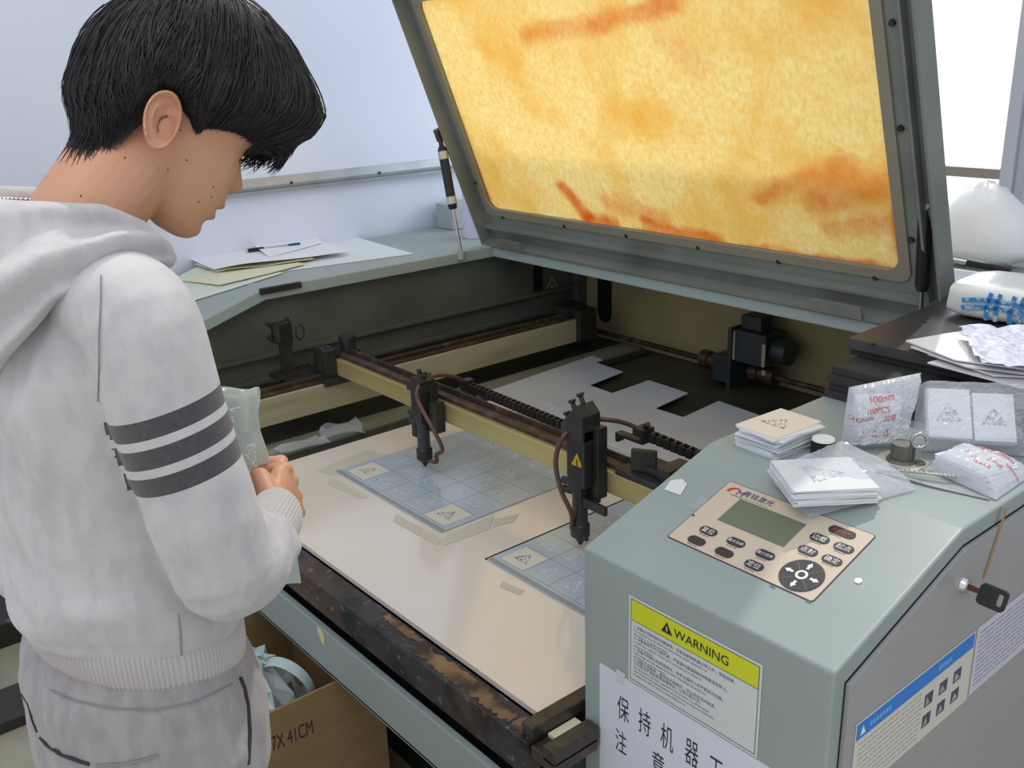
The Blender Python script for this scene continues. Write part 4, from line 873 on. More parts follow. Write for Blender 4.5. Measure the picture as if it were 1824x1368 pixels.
leaning(.50, .86, .12, .82, 8, 'card in the right pile of the clear bag', 'cards in the right pile of the clear bag', 8)
bag(c3, .044, (.06, .09, .08, .09), .003, 31, 'clear bag of two card piles leaning on the black boards', K['bagfilm'])
# red printed bag at the cabinet's right edge
PR2 = [('100mm', .72, .78, .09, .14), ('100PCS', .42, .80, .08, .13), ('TRI', .30, .52, .045, .07), ('TRI', .46, .40, .045, .07), ('口胶袋', .72, .48, .07, .13), ('200mm', .90, .62, .07, .10), ('适用食品', .64, .26, .06, .09)]
c4_ = [at(1654, 836, Z=ZT+.0025), at(1774, 890, Z=ZT+.0025), at(1838, 846, Z=ZT+.0025), at(1706, 812, Z=ZT+.0025)]
oc = card_proto('card', 'white card inside the flat red printed bag', 'cards in the flat red printed bag', .085, .075, .0022, tuple(np.mean(c4_, 0)[:2])+(ZT+.002,), math.atan2(*(c4_[1]-c4_[0])[[1, 0]]), K['card'], False)
for i in range(1, 9): copy_tree(oc, (oc.location[0]-.006+rg.uniform(-.003, .003), oc.location[1]+.004+rg.uniform(-.003, .003), ZT+.002+i*.0024))
bag(c4_, .029, (.12, .3, .16, .16), .003, 41, 'clear bag with red print lying at the right edge of the cabinet', K['milky'], 'red printed bags', PR2)
# --- switch plate, knurled knob, key, push button
kp = deck(1606, 821)
MB().prism(rrect(-.036, .036, -.028, .024, .008), kp+V(0, 0, .0), (1, 0, 0), (0, 1, 0), (0, 0, .0012)).build('switch_plate', mat('cream_switch_plate', lin(206, 200, 182), .3), LC)
kn = MB(); ng = 30
for z0, z1, r0, r1 in ((.001, .006, .023, .021), (.006, .03, .017, .0165)):
    ring0 = [kp+V((r0+(.0007 if i % 2 else 0))*math.cos(2*math.pi*i/ng), (r0+(.0007 if i % 2 else 0))*math.sin(2*math.pi*i/ng), z0) for i in range(ng)]
    ring1 = [kp+V((r1+(.0007 if i % 2 else 0))*math.cos(2*math.pi*i/ng), (r1+(.0007 if i % 2 else 0))*math.sin(2*math.pi*i/ng), z1) for i in range(ng)]
    kn.add(ring0+ring1, [(i, (i+1) % ng, ng+(i+1) % ng, ng+i) for i in range(ng)]+[tuple(range(ng, 2*ng))])
tag(kn.build('knurled_knob', mat('grey_knurled_metal', lin(120, 120, 112), .4, metal=.7), LC), 'grey knurled knob')
kk = deck(1633, 826)
MB().cyl(kk, kk+V(0, 0, .003), .014, .012).build('key_switch', mat('bronze_ring', lin(112, 104, 84), .35, metal=.7), LC)
k2 = thing('switch_key', 'small steel key standing in the switch beside the knurled knob', 'key', kk+V(0, 0, .003))
MB().obox(kk+V(0, 0, .014), (.7, .7, 0), (0, 0, 1), (.004, .012, .001)).build('blade', K['steel'], k2)
kr = MB(); ccn = kk+V(0, 0, .038); aa = nrm((.75, .66, 0))
kr.tube([ccn+aa*.0115*math.cos(t)+V(0, 0, .0115*math.sin(t)) for t in np.linspace(0, 2*math.pi, 21)], .003, 6).build('bow', K['steel'], k2)
pb_ = deck(1465, 806); MB().cyl(pb_, pb_+V(0, 0, .022), .019, n=24).build('push_button', K['plastic'], LC)
tag(MB().cyl(pb_+V(0, 0, .022), pb_+V(0, 0, .025), .0185, .017, n=24).build('push_button_cap', K['white'], LC), 'white button top')
# --- tweezers
tw = thing('tweezers', 'long steel tweezers lying in front of the knob', 'tweezers', deck(1565, 838))
ta = [deck(1562, 838, .004), deck(1600, 838, .007), deck(1680, 846, .010), deck(1745, 854, .007), deck(1788, 862, .003)]; tb_ = [deck(1562, 838, .004), deck(1595, 846, .003), deck(1650, 862, .003), deck(1710, 877, .002), deck(1762, 889, .002)]
def strip(path, wd, th):
    m = MB(); path = smooth_path(path, 24)
    for i in range(23):
        a, b = path[i], path[i+1]; m.obox((a+b)/2, b-a, np.cross((0, 0, 1), b-a), (np.linalg.norm(b-a)/2*1.02, wd*(1-.6*i/23), th))
    return m
K['tweezer'] = mat('brushed_steel', lin(186, 180, 180), .3, metal=.9)
strip(ta, .0048, .0007).build('arm', K['tweezer'], tw); strip(tb_, .0048, .0007).build('arm', K['tweezer'], tw)
gr = MB()
for k in range(14):
    p = smooth_path(ta, 40)[10+k]; gr.obox(p+V(0, 0, .001), (1, 1, 0), (-1, 1, 0), (.0004, .004, .0004))
gr.build('grip_ridges', K['white'], tw)
# --- black boards on the cabinet, behind the bags
K['foam'] = mat('black_foam_board', lin(52, 52, 54), .75, noise=(lin(44, 44, 46), 20, .4, .7, 3), bump=(200, .1, .001))
K['foam2'] = mat('black_board_glossy', lin(62, 60, 60), .42, noise=(lin(54, 53, 54), 8, .4, .7, 3))
zz = ZT+.0003
names = ['lowest black board of the stack on the cabinet', 'second black board up in the stack on the cabinet', 'third black board up in the stack on the cabinet', 'fourth black board up in the stack, just under the offset pair']
off = [(0, 0), (.006, .004), (.003, -.003), (.008, .006)]
for i, (dx, dy) in enumerate(off):
    o = MB().box((-.938+dx, 1.512+dy, zz), (-.53+dx, 2.03+dy, zz+.0145)).build('black_board', K['foam'], origin=(-.74, 1.77, zz), bevel=.001); tag(o, names[i], 'board', 'black boards stacked on the cabinet'); zz += .015
for i, (lb, h) in enumerate((('lower board of the offset black pair', .014), ('topmost black board carrying the foam parcel and white sheets', .021))):
    a = at(1507, 640-14*i, Z=zz+h); 
    P = [(-.945, 1.60-.012*i), (-.52, 1.60-.012*i), (-.52, 2.22), (-.945-.03*i, 2.22)]
    o = MB().prism(P, (0, 0, zz), (1, 0, 0), (0, 1, 0), (0, 0, h)).build('black_board', K['foam2'] if i else K['foam'], origin=(-.72, 1.9, zz), bevel=.002); tag(o, lb, 'board', 'black boards stacked on the cabinet'); zz += h+.0004
BT = zz
for px in ((1648, 574), (1555, 612)): MB().cyl(at(*px, Z=BT+.0004)-V(0, 0, .001), at(*px, Z=BT+.0004), .004, n=10).build('board_pinhole', K['hole'], o)
K['acry'] = mat('glossy_white_acrylic', lin(226, 224, 226), .08, spec=.8)
shp = [((1613, 606), (1700, 640), (1850, 660), (1720, 588)), ((1622, 617), (1720, 652), (1850, 668), (1700, 596)), ((1652, 630), (1770, 668), (1860, 672), (1740, 606)), ((1652, 645), (1820, 690), (1870, 680), (1750, 620))]
lbs = ['topmost white sheet, pointing farthest left on the black boards', 'second white sheet from the top on the black boards', 'third white sheet from the top on the black boards', 'lowest white sheet, its front edge overhanging the black boards']
for i in range(4):
    z = BT+.0008+.005*(3-i); c = [at(x, y, Z=z) for x, y in shp[i]]
    tag(quadsheet(MB(), c, .0026, 4).build('acrylic_sheet', K['acry'], origin=np.mean(c, 0)), lbs[i], 'acrylic sheet', 'white sheets on the black boards')
z = BT+.024
crumple([at(x, y, Z=z) for x, y in ((1745, 650), (1850, 668), (1850, 585), (1708, 585))], .010, 9, 61, 'crumpled_paper', 'crumpled thin printed paper lying over the white sheets', 'paper', mat('crumpled_lilac_paper', lin(214, 216, 232), .5, noise=(lin(150, 154, 186), (38, (1, 5, 1)), .56, .68, 2)))
# --- foam parcel with blue tape
pc = V(-.70, 1.955, BT+.0006); pr = math.radians(3); pu = V(math.cos(pr), math.sin(pr), 0); pv = V(-math.sin(pr), math.cos(pr), 0)
fp_ = thing('foam_parcel', 'white foam wrapped parcel bound with blue tape on the black boards', 'parcel', pc)
rings = []
PL, PW, PH = .40, .20, .070
for t in np.linspace(0, 1, 15):
    e_ = min(1, min(t, 1-t)/.07+.0); s = .86+.14*e_**.6; ring_ = []
    for a in np.linspace(0, 2*math.pi, 29)[:-1]:
        q = (abs(math.cos(a))**6+abs(math.sin(a))**6)**(-1/6); w_ = .003*math.sin(9*t*3+a*3)
        ring_.append(pc+pu*(t-.5)*PL+pv*(PW/2*s*q*math.cos(a)+w_)+V(0, 0, PH/2+(PH/2*s*q*math.sin(a))*(.97)))
    rings.append(ring_)
MB().loft(rings).build('foam_wrap', mat('white_foam_wrap', lin(226, 226, 222), .3, coat=.3, bump=(30, .2, .006)), fp_)
K['bluetape'] = mat('blue_lettered_tape', lin(58, 140, 206), .4, noise=(lin(170, 200, 224), 90, .52, .62, 2))
def band(path, wd): 
    bt_ = MB()
    path = [V(*p) for p in path]
    for i in range(len(path)-1):
        a, b = path[i], path[i+1]; d_ = nrm(b-a); n_ = pv*-1 if abs(d_[2]) > .2 or True else V(0, 0, 1)
        s_ = nrm(np.cross(d_, n_)); bt_.add([a-s_*wd, b-s_*wd, b+s_*wd, a+s_*wd], [(0, 1, 2, 3)])
    tag(bt_.build('tape_band', K['bluetape'], fp_), 'blue printed tape')
pf = lambda u, z: pc+pu*u-pv*(PW/2+.0045)+V(0, 0, z)
for u in (-.115, -.098, -.072, -.055): band([pf(u+.004*k*k/4-.003*k, .008+.0135*k) for k in range(5)], .0042)
for zz_ in (.026, .040): band([pf(-.165+.03*k, zz_+.004*math.sin(k)+.002*k) for k in range(5)], .0042)
for zz_ in (.010, .022): band([pf(.02+.03*k, zz_+.003*k) for k in range(5)], .0045)
# --- white plastic bag and odds and ends behind the lid hinge
def blob(c, r, seed, amp, n=28):
    rg_ = np.random.default_rng(seed); ph = rg_.uniform(0, 6.28, 10); fr = rg_.uniform(2, 9, (10, 2)); m = MB(); vs = []
    k = n//2
    for i in range(k+1):
        t = math.pi*i/k
        for j in range(n):
            a = 2*math.pi*j/n; q = 1+amp*sum(abs(math.sin(fr[e, 0]*t+round(fr[e, 1])*a+ph[e])) for e in range(10))/5-amp
            zc = math.cos(t); x = r[0]*math.sin(t)*math.cos(a)*q; y = r[1]*math.sin(t)*math.sin(a)*q; z_ = r[2]*(zc if zc > 0 else zc*.35)*q
            if zc > 0: x *= 1-.35*zc**2; y *= 1-.35*zc**2
            vs.append(V(c[0]+x, c[1]+y, max(c[2]+.002, c[2]+z_+r[2]*.33)))
    m.add(vs, [(i*n+j, (i+1)*n+j, (i+1)*n+(j+1) % n, i*n+(j+1) % n) for i in range(k) for j in range(n)], 0, True); return m
K['bagwhite'] = mat('white_plastic_bag', lin(248, 249, 252), .35, sss=0)
bc = at(1755, 478, Z=ZT+.002)
tag(blob((bc[0]-.05, bc[1]+.06, ZT+.002), (.15, .12, .17), 9, .12).build('plastic_bag', K['bagwhite'], origin=(bc[0], bc[1], ZT)), 'white carrier bag bunched up behind the lid beside the window', 'plastic bag')
a = at(1688, 462, Z=ZT+.06); b = at(1800, 482, Z=ZT+.05); d = nrm(b-a)
tt = thing('hand_tool', 'black and silver handled tool lying before the white carrier bag', 'tool', a)
MB().cyl(a, a+(b-a)*.34, .006).cyl(a-d*.02, a+d*.012, .012, .008).build('silver_shaft', K['steel'], tt); MB().cyl(a+(b-a)*.32, b, .0115, .009).build('handle', K['plastic'], tt)
tr = MB(); q = at(1725, 510, Z=ZT+.03)
tr.box((q[0]-.12, q[1]-.05, ZT+.001), (q[0]+.14, q[1]+.09, ZT+.012)); tr.box((q[0]-.12, q[1]-.05, ZT+.012), (q[0]-.11, q[1]+.09, ZT+.04)); tr.box((q[0]-.12, q[1]-.05, ZT+.012), (q[0]+.14, q[1]-.04, ZT+.036)); tr.box((q[0]-.02, q[1]-.04, ZT+.012), (q[0]-.012, q[1]+.09, ZT+.036)); tr.box((q[0]-.12, q[1]+.08, ZT+.012), (q[0]+.14, q[1]+.09, ZT+.05))
tag(tr.build('parts_tray', mat('white_tray', lin(230, 234, 244), .35), origin=(q[0], q[1], ZT), bevel=.002), 'low white compartment tray behind the foam parcel', 'tray')
q = at(1822, 446, Z=ZT+.06); q = at(1826, 452, Y=2.25); q = V(q[0]+.01, 2.25, ZT); rl = MB().cyl((q[0], q[1], ZT+.001), (q[0], q[1], ZT+.07), .045, n=24); tag(rl.build('tape_roll', mat('yellow_tape_roll', lin(226, 206, 60), .4), origin=(q[0], q[1], ZT), bevel=.003), 'yellow roll at the right edge of the photo beside the carrier bag', 'tape roll')
# --- cardboard box under the front panel, with plastic inside
CX0, CX1, CY0, CY1, CH = -2.0, -1.57, .47, .90, .378
K['carton'] = mat('brown_cardboard', lin(160, 132, 92), .75, noise=(lin(148, 120, 82), (4, (1, 1, 6)), .35, .7, 3))
cbx = thing('cardboard_box', 'open brown cardboard box pushed under the front panel', 'box', ((CX0+CX1)/2, (CY0+CY1)/2, 0))
cm = MB()
for a, b in (((CX0, CY0, .0), (CX1, CY1, .006)), ((CX1-.006, CY0, .006), (CX1, CY1, CH)), ((CX0, CY0, .006), (CX0+.006, CY1, CH)), ((CX0+.006, CY0, .006), (CX1-.006, CY0+.006, CH)), ((CX0+.006, CY1-.006, .006), (CX1-.006, CY1, CH))): cm.box(a, b)
cm.build('carton', K['carton'], cbx)
ct_ = MB(); pa = at(484, 1326, X=CX1+.0004); pb2 = at(558, 1302, X=CX1+.0004); vs, fs = text_mesh('7X 41CM'); q = vs-vs.min(0); q = q/q.max(0)
ux = nrm((0, 1, 0)); Lt = pb2[1]-pa[1]
ct_.add([(CX1+.0006, pa[1]+a*Lt, pa[2]-.017+b*.034+(pb2[2]-pa[2])*a*.3) for a, b in q], fs, 0); tag(ct_.build('printed_size', mat('black_carton_print', lin(52, 42, 30), .7), cbx), 'black printed size')
K['bagblue'] = mat('bluish_white_plastic', lin(206, 222, 222), .25, coat=.3)
pbx = thing('plastic_bag', 'bluish white plastic bag stuffed in the cardboard box', 'plastic bag', (-1.8, .66, .02))
crb = blob((-1.785, .685, .008), (.150, .150, .27), 19, .22, 44); rgb_ = random.Random(2)
crb.v = [(x+rgb_.uniform(-.010, .010), y+rgb_.uniform(-.010, .010), z+rgb_.uniform(-.012, .012)*(z > .03)) for x, y, z in crb.v]; crb.sm = [False]*len(crb.sm)
crb.build('bag_body', K['bagblue'], pbx)
hl = MB(); q = V(-1.70, .74, .33)
hl.grid([[q+V(.07*math.cos(t)+dx, .06*math.cos(t)*.4+dy, .05*math.sin(t)) for t in np.linspace(0, math.pi, 14)] for dx, dy in ((-.012, .012), (0, 0), (.012, -.012))])
tag(hl.build('bag_handle', K['bagblue'], pbx), 'looped plastic handle')
# --- things on the floor by the left wall
bx = MB().box((-3.05, -.25, 0), (-2.86, .62, .075)); tag(bx.build('black_slab', mat('black_marbled_slab', lin(42, 40, 38), .3, noise=(lin(120, 116, 108), (3, (1, 1, 1)), .62, .64, 6)), origin=(-2.95, .2, 0), bevel=.003), 'black marbled slab on the floor along the left wall', 'slab')
bx = MB().box((-2.85, -.35, 0), (-2.62, .30, .09)); tag(bx.build('cream_board', mat('cream_board', lin(206, 204, 186), .5), origin=(-2.72, 0, 0), bevel=.002), 'cream board lying on the floor at the left edge', 'board')
bx = MB().box((-2.60, -.4, 0), (-2.44, .38, .03)); tag(bx.build('dark_floor_tile', mat('dark_floor_tile', lin(48, 46, 38), .2, noise=(lin(150, 146, 120), (4, (1, 1, 1)), .66, .68, 4)), origin=(-2.5, 0, 0)), 'dark tile strip on the floor before the cream board', 'tile')
# ------------------------------------------------------------------ the person
from mathutils import noise as mnoise
PX = -1.15
person = thing('person', 'person with short black hair in a light grey hoodie, looking down at the machine', 'person', (PX, .31, 0))
def evaluated(mb, voxel=0, smooth=0, subsurf=0):
    o = mb.build('work', [])
    if voxel:
        m = o.modifiers.new('r', 'REMESH'); m.mode = 'VOXEL'; m.voxel_size = voxel; m.use_smooth_shade = True
    if smooth:
        m = o.modifiers.new('s', 'SMOOTH'); m.factor = .5; m.iterations = smooth
    dg = bpy.context.evaluated_depsgraph_get(); e = o.evaluated_get(dg); me = e.to_mesh()
    vs = np.zeros(len(me.vertices)*3); me.vertices.foreach_get('co', vs); vs = vs.reshape(-1, 3)
    fs = [tuple(p.vertices) for p in me.polygons]; e.to_mesh_clear()
    d = o.data; bpy.data.objects.remove(o); bpy.data.meshes.remove(d)
    return vs, fs
def mesh_part(name, vs, fs, mats, parent, mi=None):
    me = bpy.data.meshes.new(name); o = V(*parent['_o'])
    me.from_pydata([tuple(p) for p in (vs-o)], [], fs); me.polygons.foreach_set('use_smooth', [True]*len(fs))
    if mi is not None: me.polygons.foreach_set('material_index', mi)
    for m in mats: me.materials.append(m)
    me.update(); ob = bpy.data.objects.new(name, me); COL.objects.link(ob); ob.parent = parent; ob['_o'] = tuple(o); return ob
def vnormals(vs, fs):
    n = np.zeros_like(vs); F = np.array([f[:4] if len(f) >= 4 else (f[0], f[1], f[2], f[2]) for f in fs])
    fn = np.cross(vs[F[:, 2]]-vs[F[:, 0]], vs[F[:, 3]]-vs[F[:, 1]])
    for k in range(4): np.add.at(n, F[:, k], fn)
    return n/np.maximum(np.linalg.norm(n, axis=1, keepdims=True), 1e-12)
# head frame: origin between the eyes, f forward, u up the head, tilted well forward
TH = math.radians(38.0); HO = V(PX, .527, 1.497); HF = V(0, math.cos(TH), -math.sin(TH)); HU = V(0, math.sin(TH), math.cos(TH)); HX = V(1, 0, 0)
hw2 = lambda x, f, u: HO+HX*x+HF*f+HU*u
def w2h(p): d = np.asarray(p)-HO; return V(d @ HX, d @ HF, d @ HU)
TAB = np.array([  # u, front, back, half width
 (-.131, -.022, -.050, .012), (-.127, -.012, -.062, .022), (-.118, -.006, -.075, .031), (-.106, -.005, -.088, .039), (-.092, -.001, -.100, .046), (-.078, .001, -.115, .052),
 (-.060, .002, -.135, .058), (-.040, .001, -.152, .064), (-.020, -.004, -.165, .069), (0, -.004, -.174, .072), (.02, .000, -.180, .0745), (.04, -.002, -.182, .076),
 (.06, -.012, -.178, .075), (.08, -.034, -.160, .066), (.092, -.058, -.138, .048), (.099, -.085, -.112, .016)])
def tab(u): return [np.interp(u, TAB[:, 0], TAB[:, i]) for i in (1, 2, 3)]
G = lambda x, s: math.exp(-(x/s)**2/2)
hm = MB(); rings = []
for u in np.linspace(-.131, .099, 120):
    f0, b0, hw = tab(u); fc = (f0+b0)/2; a = (f0-b0)/2; ring_ = []
    for t in np.linspace(0, 2*math.pi, 129)[:-1]:
        c_, s_ = math.cos(t), math.sin(t); p = 2.35 if c_ > 0 else 2.1
        q = (abs(c_)**p+abs(s_)**p)**(-1/p); x = hw*q*s_; f = fc+a*q*c_
        if c_ > 0:
            k = c_
            # nose
            if -.056 < u < .004:
                tt = np.interp(u, (-.056, -.052, -.046, -.037, -.02, -.004, .004), (0, .006, .016, .0215, .0125, .0055, .003)); sg = np.interp(u, (-.056, -.044, -.03, -.01, .004), (.0115, .0105, .0075, .0060, .0080))
                f += tt*G(x, sg)
            f += .0035*G(u-.014, .007)*G(abs(x)-.022, .018)                       # brow
            f -= .0085*G(u+.012, .0085)*G(abs(x)-.031, .013)                       # eye hollow
            f += .0045*G(u+.013, .006)*G(abs(x)-.031, .011)                        # lids over the eyeball
            f += .0100*G(u+.0715, .0050)*G(x, .017)+.0082*G(u+.0895, .0048)*G(x, .014) # lips
            f -= .0035*G(u+.0805, .0022)*G(x, .020); f -= .004*G(u+.101, .005)*G(x, .02); f += .005*G(u+.115, .010)*G(x, .018)
            f += .0025*G(u+.038, .014)*G(abs(x)-.045, .014)                        # cheek
        ring_.append(hw2(x, f, u))
    rings.append(ring_)
hm.loft(rings)
# ears
def ear(side):
    ec = V(.0695, -.122, -.040); lon = nrm((0, -.26, .965)); fwd = nrm((0, .965, .26)); outw = nrm((1, -.42, .03)); lat = nrm(fwd-outw*np.dot(fwd, outw)*.9)
    P = []
    nr, na = 24, 56
    for i in range(nr+3):
        row = []
        for j in range(na):
            a = 2*math.pi*j/na; ca, sa = math.cos(a), math.sin(a)
            rx = .0205*(1+.12*sa)*(1 if ca < 0 else .88); ry = .0335
            if i <= nr:
                r = i/nr; h = .0012+.0095*math.exp(-((r-.88)/.08)**2)*(1-.55*max(0, ca)**2)*(1 if sa > -.75 else .5)
                h += .0062*math.exp(-((r-.56)/.10)**2)*max(0, -ca*.9+.25*sa)
                xx, yy = r*rx*ca, r*ry*sa
                h -= .030*math.exp(-(((xx-.0035)/.0070)**2+((yy+.0035)/.0100)**2)); h -= .0070*math.exp(-(((xx-.0015)/.007)**2+((yy-.0165)/.0055)**2))
                h += .0045*math.exp(-(((xx-.0125)/.0034)**2+((yy+.004)/.006)**2))
            else:
                r = 1-.10*(i-nr); h = -.0035*(i-nr); xx, yy = r*rx*ca, r*ry*sa
            p = ec+lat*xx+lon*yy+outw*(h+.013+.006*(-ca)*r); p = V(p[0]*side, p[1], p[2]); row.append(hw2(*p))
        P.append(row)
    m = MB(); R_ = np.array(P); m.loft(list(R_) if side > 0 else list(R_[:, ::-1]), caps=True); return m
def tubepath(m, pts, radii, n=14, rings_between=6):
    P = smooth_path(pts, (len(pts)-1)*rings_between+1); r = np.interp(np.linspace(0, len(pts)-1, len(P)), range(len(pts)), radii)
    m.tube(P, list(r), n); m.sphere(P[0], r[0]*.98, 12); m.sphere(P[-1], r[-1]*.98, 12); return m
# neck and a plug of chest
tubepath(hm, [hw2(0, -.095, -.035), hw2(0, -.112, -.085), (PX, .322, 1.43), (PX, .300, 1.36), (PX, .30, 1.30)], [.054, .055, .058, .062, .08], 28)
from mathutils.bvhtree import BVHTree
SKULL = BVHTree.FromPolygons([Vector(p) for p in hm.v], hm.f)
for s in (1, -1): e = ear(s); hm.add(e.v, e.f)
hv, hf = evaluated(hm, .0017, 3)
# right hand, closed around the sheet
Wr = at(487, 905, X=-1.085); Kc = at(517, 873, X=-1.13)
hd_ = nrm(nrm(Kc-Wr)*1.0+V(-.15, .0, .10)); Wr = Kc-hd_*.078
hl_ = V(0, -.28, .96); hl_ = nrm(hl_-hd_*np.dot(hl_, hd_)); hn_ = nrm(np.cross(hd_, hl_))
if hn_[0] < 0: hn_ = -hn_
def hand(W, d, l, n):
    m = MB(); H = lambda a, b, c: W+d*a+l*b*1.08+n*c*1.08
    secs = [(-.03, .024, .019), (0, .027, .019), (.02, .033, .017), (.045, .039, .016), (.068, .041, .0145), (.078, .038, .012)]
    R_ = []
    for a, hl, hn in secs:
        R_.append([H(a, hl*math.copysign(abs(math.cos(t))**.8, math.cos(t)), hn*math.copysign(abs(math.sin(t))**.8, math.sin(t))-.001) for t in np.linspace(0, 2*math.pi, 33)[:-1]])
    m.loft(R_)
    for b, L, r, a0 in ((.030, .043, .0102, .074), (.0105, .047, .0106, .079), (-.0095, .044, .0100, .076), (-.029, .036, .0088, .069)):
        k = H(a0, b, .002); d1 = nrm(d*.35-n*.94); d2 = nrm(-d*.92-n*.30-0*l); d3 = nrm(-d*.45+n*.85)
        p1 = k+d1*L*.86; p2 = p1+d2*L*.62; p3 = p2+d3*L*.42
        m.sphere(k+n*.0015, r*1.12, 14); tubepath(m, [k, p1], [r*1.05, r*.98], 14); tubepath(m, [p1, p2], [r*.99, r*.92], 14); tubepath(m, [p2, p3], [r*.92, r*.80], 14)
        tubepath(m, [k-d*.04+n*-.001, k], [r*.6, r*.8], 10)
    t0 = H(.012, .026, -.004); t1 = H(.040, .041, -.016); t2 = H(.062, .030, -.034); t3 = H(.070, .012, -.046)
    tubepath(m, [t0, t1], [.0145, .0125], 14); tubepath(m, [t1, t2], [.0122, .0110], 14); tubepath(m, [t2, t3], [.0110, .0085], 14)
    return m
rhv, rhf = evaluated(hand(Wr, hd_, hl_, hn_), .0017, 5)
# left hand, hidden on the far side, mirrors the right
WL = V(2*PX-Wr[0]-.03, Wr[1]+.03, Wr[2]-.02); fl_ = V(-1, 1, 1)
lhv, lhf = evaluated(hand(WL, nrm(hd_*fl_), nrm(hl_*fl_), nrm(hn_*fl_)), .004, 3)
# coarse limbs under the clothes
E_R = V(-.950, .356, 1.052); S_R = V(-.985, .318, 1.352); E_L = V(2*PX-E_R[0], .345, 1.05); S_L = V(2*PX-S_R[0], .322, 1.368)
core = MB()
tubepath(core, [(PX, .30, 1.33), (PX, .31, 1.15), (PX, .31, .95), (PX, .305, .86)], [.10, .105, .10, .11], 18)
for S_, E_, W_ in ((S_R, E_R, Wr), (S_L, E_L, WL)): tubepath(core, [S_, E_], [.046, .036], 12); tubepath(core, [E_, W_], [.036, .022], 12)
LEG = {}
for s in (1, -1):
    hip = V(PX+s*.085, .305, .86); kn_ = V(PX+s*.10, .325, .47); an = V(PX+s*.105, .285, .09)
    LEG[s] = (hip, kn_, an); tubepath(core, [hip, kn_], [.075, .05], 14); tubepath(core, [kn_, an], [.05, .034], 14); tubepath(core, [an+V(0, -.03, -.04), an+V(0, .13, -.055)], [.032, .024], 12)
cv, cf = evaluated(core, .010, 2)
VS = [hv, rhv, lhv, cv]; FS = []; b = 0
for v_, f_ in ((hv, hf), (rhv, rhf), (lhv, lhf), (cv, cf)):
    FS += [tuple(i+b for i in f) for f in f_]; b += len(v_)
skin = mat('skin', lin(206, 154, 124), .5, noise=[(lin(198, 138, 108), 9, .45, .8, 3), (lin(208, 160, 122), 4, .5, .75, 2)], bump=(260, .06, .001), sss=.12)
lipm = mat('lip_skin', lin(188, 112, 100), .4, sss=.1)
allv = np.concatenate(VS); cent = np.array([allv[list(f)].mean(0) for f in FS]); d = cent-HO; hx_, hf_, hu_ = d @ HX, d @ HF, d @ HU
mi = ((np.abs(hx_) < .021-.35*np.abs(hu_+.080)) & (hf_ > -.004) & (np.abs(hu_+.0805) < .0125)).astype(int)
body = mesh_part('body', allv, FS, [skin, lipm], person, mi.tolist())
# eyes with lids and lashes
for s in (1, -1):
    em = MB(); c = hw2(s*.0295, -.0245, -.013); em.sphere(c, .0115, 20, 0); c2 = c+HF*.0075-HU*.005+HX*s*.001; em.sphere(c2, .0058, 14, 1)
    em.build('eye', [mat('eye_white', lin(226, 220, 214), .25) if s > 0 else bpy.data.materials['eye_white'], K['plastic']], person)
    L = MB()
    for k in range(13):
        t = (k-6)/6; p = hw2(s*(.031+.0125*t), -.0015-.006*t*t-.004*max(0, t), -.0125-.0015*t*t); L.tube([p, p+HF*.004-HU*.002+HX*s*.002*t, p+HF*.0078-HU*.0028+HX*s*.004*t], [.0005, .0004, .0001], 4)
    L.tube([hw2(s*(.031+.0135*t), -.0005-.0075*t*t-.004*max(0, t), -.0120-.0018*t*t) for t in np.linspace(-1, 1, 9)], .0008, 5)
    L.build('eyelashes', K['plastic'], person)
# small moles
mo_ = MB()
for x, y in ((335, 289), (303, 304), (322, 237), (383, 335), (381, 352), (355, 364), (224, 277), (140, 347)):
    o_ = ray(x, y); rel = allv[:len(hv)]-CAM; tt = rel @ nrm(o_); dist = np.linalg.norm(rel-np.outer(tt, nrm(o_)), axis=1); ok = dist < .003
    if ok.any(): i = np.where(ok)[0][np.argmin(tt[ok])]; mo_.sphere(allv[i], .0011, 8)
if mo_.v: tag(mo_.build('moles', mat('mole_brown', lin(110, 66, 50), .6), person), 'small brown moles on cheek and neck')
# ---- hair
PU = math.radians(25); EP = (-math.sin(PU), math.cos(PU)); EQ = (math.cos(PU), math.sin(PU)); HC = (-.085, .018)
def pol(p):                               # head point -> (azimuth, polar angle, radius) about the crown axis
    x, f, u = p; f -= HC[0]; u -= HC[1]; a = f*EP[0]+u*EP[1]; q = f*EQ[0]+u*EQ[1]
    return math.atan2(x, q), math.atan2(math.hypot(x, q), a), math.sqrt(x*x+f*f+u*u)
def unpol(az, al, r):
    q = r*math.sin(al)*math.cos(az); x = r*math.sin(al)*math.sin(az); a = r*math.cos(al)
    return hw2(x, HC[0]+a*EP[0]+q*EQ[0], HC[1]+a*EP[1]+q*EQ[1])
edge_px = [((498, 268), PX), ((470, 268), PX+.03), ((445, 246), PX+.055), ((420, 236), PX+.068), ((392, 232), PX+.074), ((368, 234), PX+.077), ((350, 246), PX+.078), ((338, 214), PX+.08), ((318, 184), PX+.08), ((290, 172), PX+.08), ((262, 184), PX+.078), ((240, 206), PX+.074), ((215, 240), PX+.066), ((185, 266), PX+.052), ((155, 266), PX+.03), ((128, 256), PX)]
EB = sorted([pol(w2h(at(x, y, X=X)))[:2] for (x, y), X in edge_px]); EA = [abs(e[0]) for e in EB]; EL = [e[1] for e in EB]
def edge(az): return float(np.interp(abs(az), EA, EL))
def headr(az, al):                        # skull radius in that direction, from the head table
    o = unpol(az, al, .30); e = unpol(az, al, 0.0); h = SKULL.ray_cast(Vector(o), Vector(e-o))
    return .30-h[3] if h[0] is not None else .09
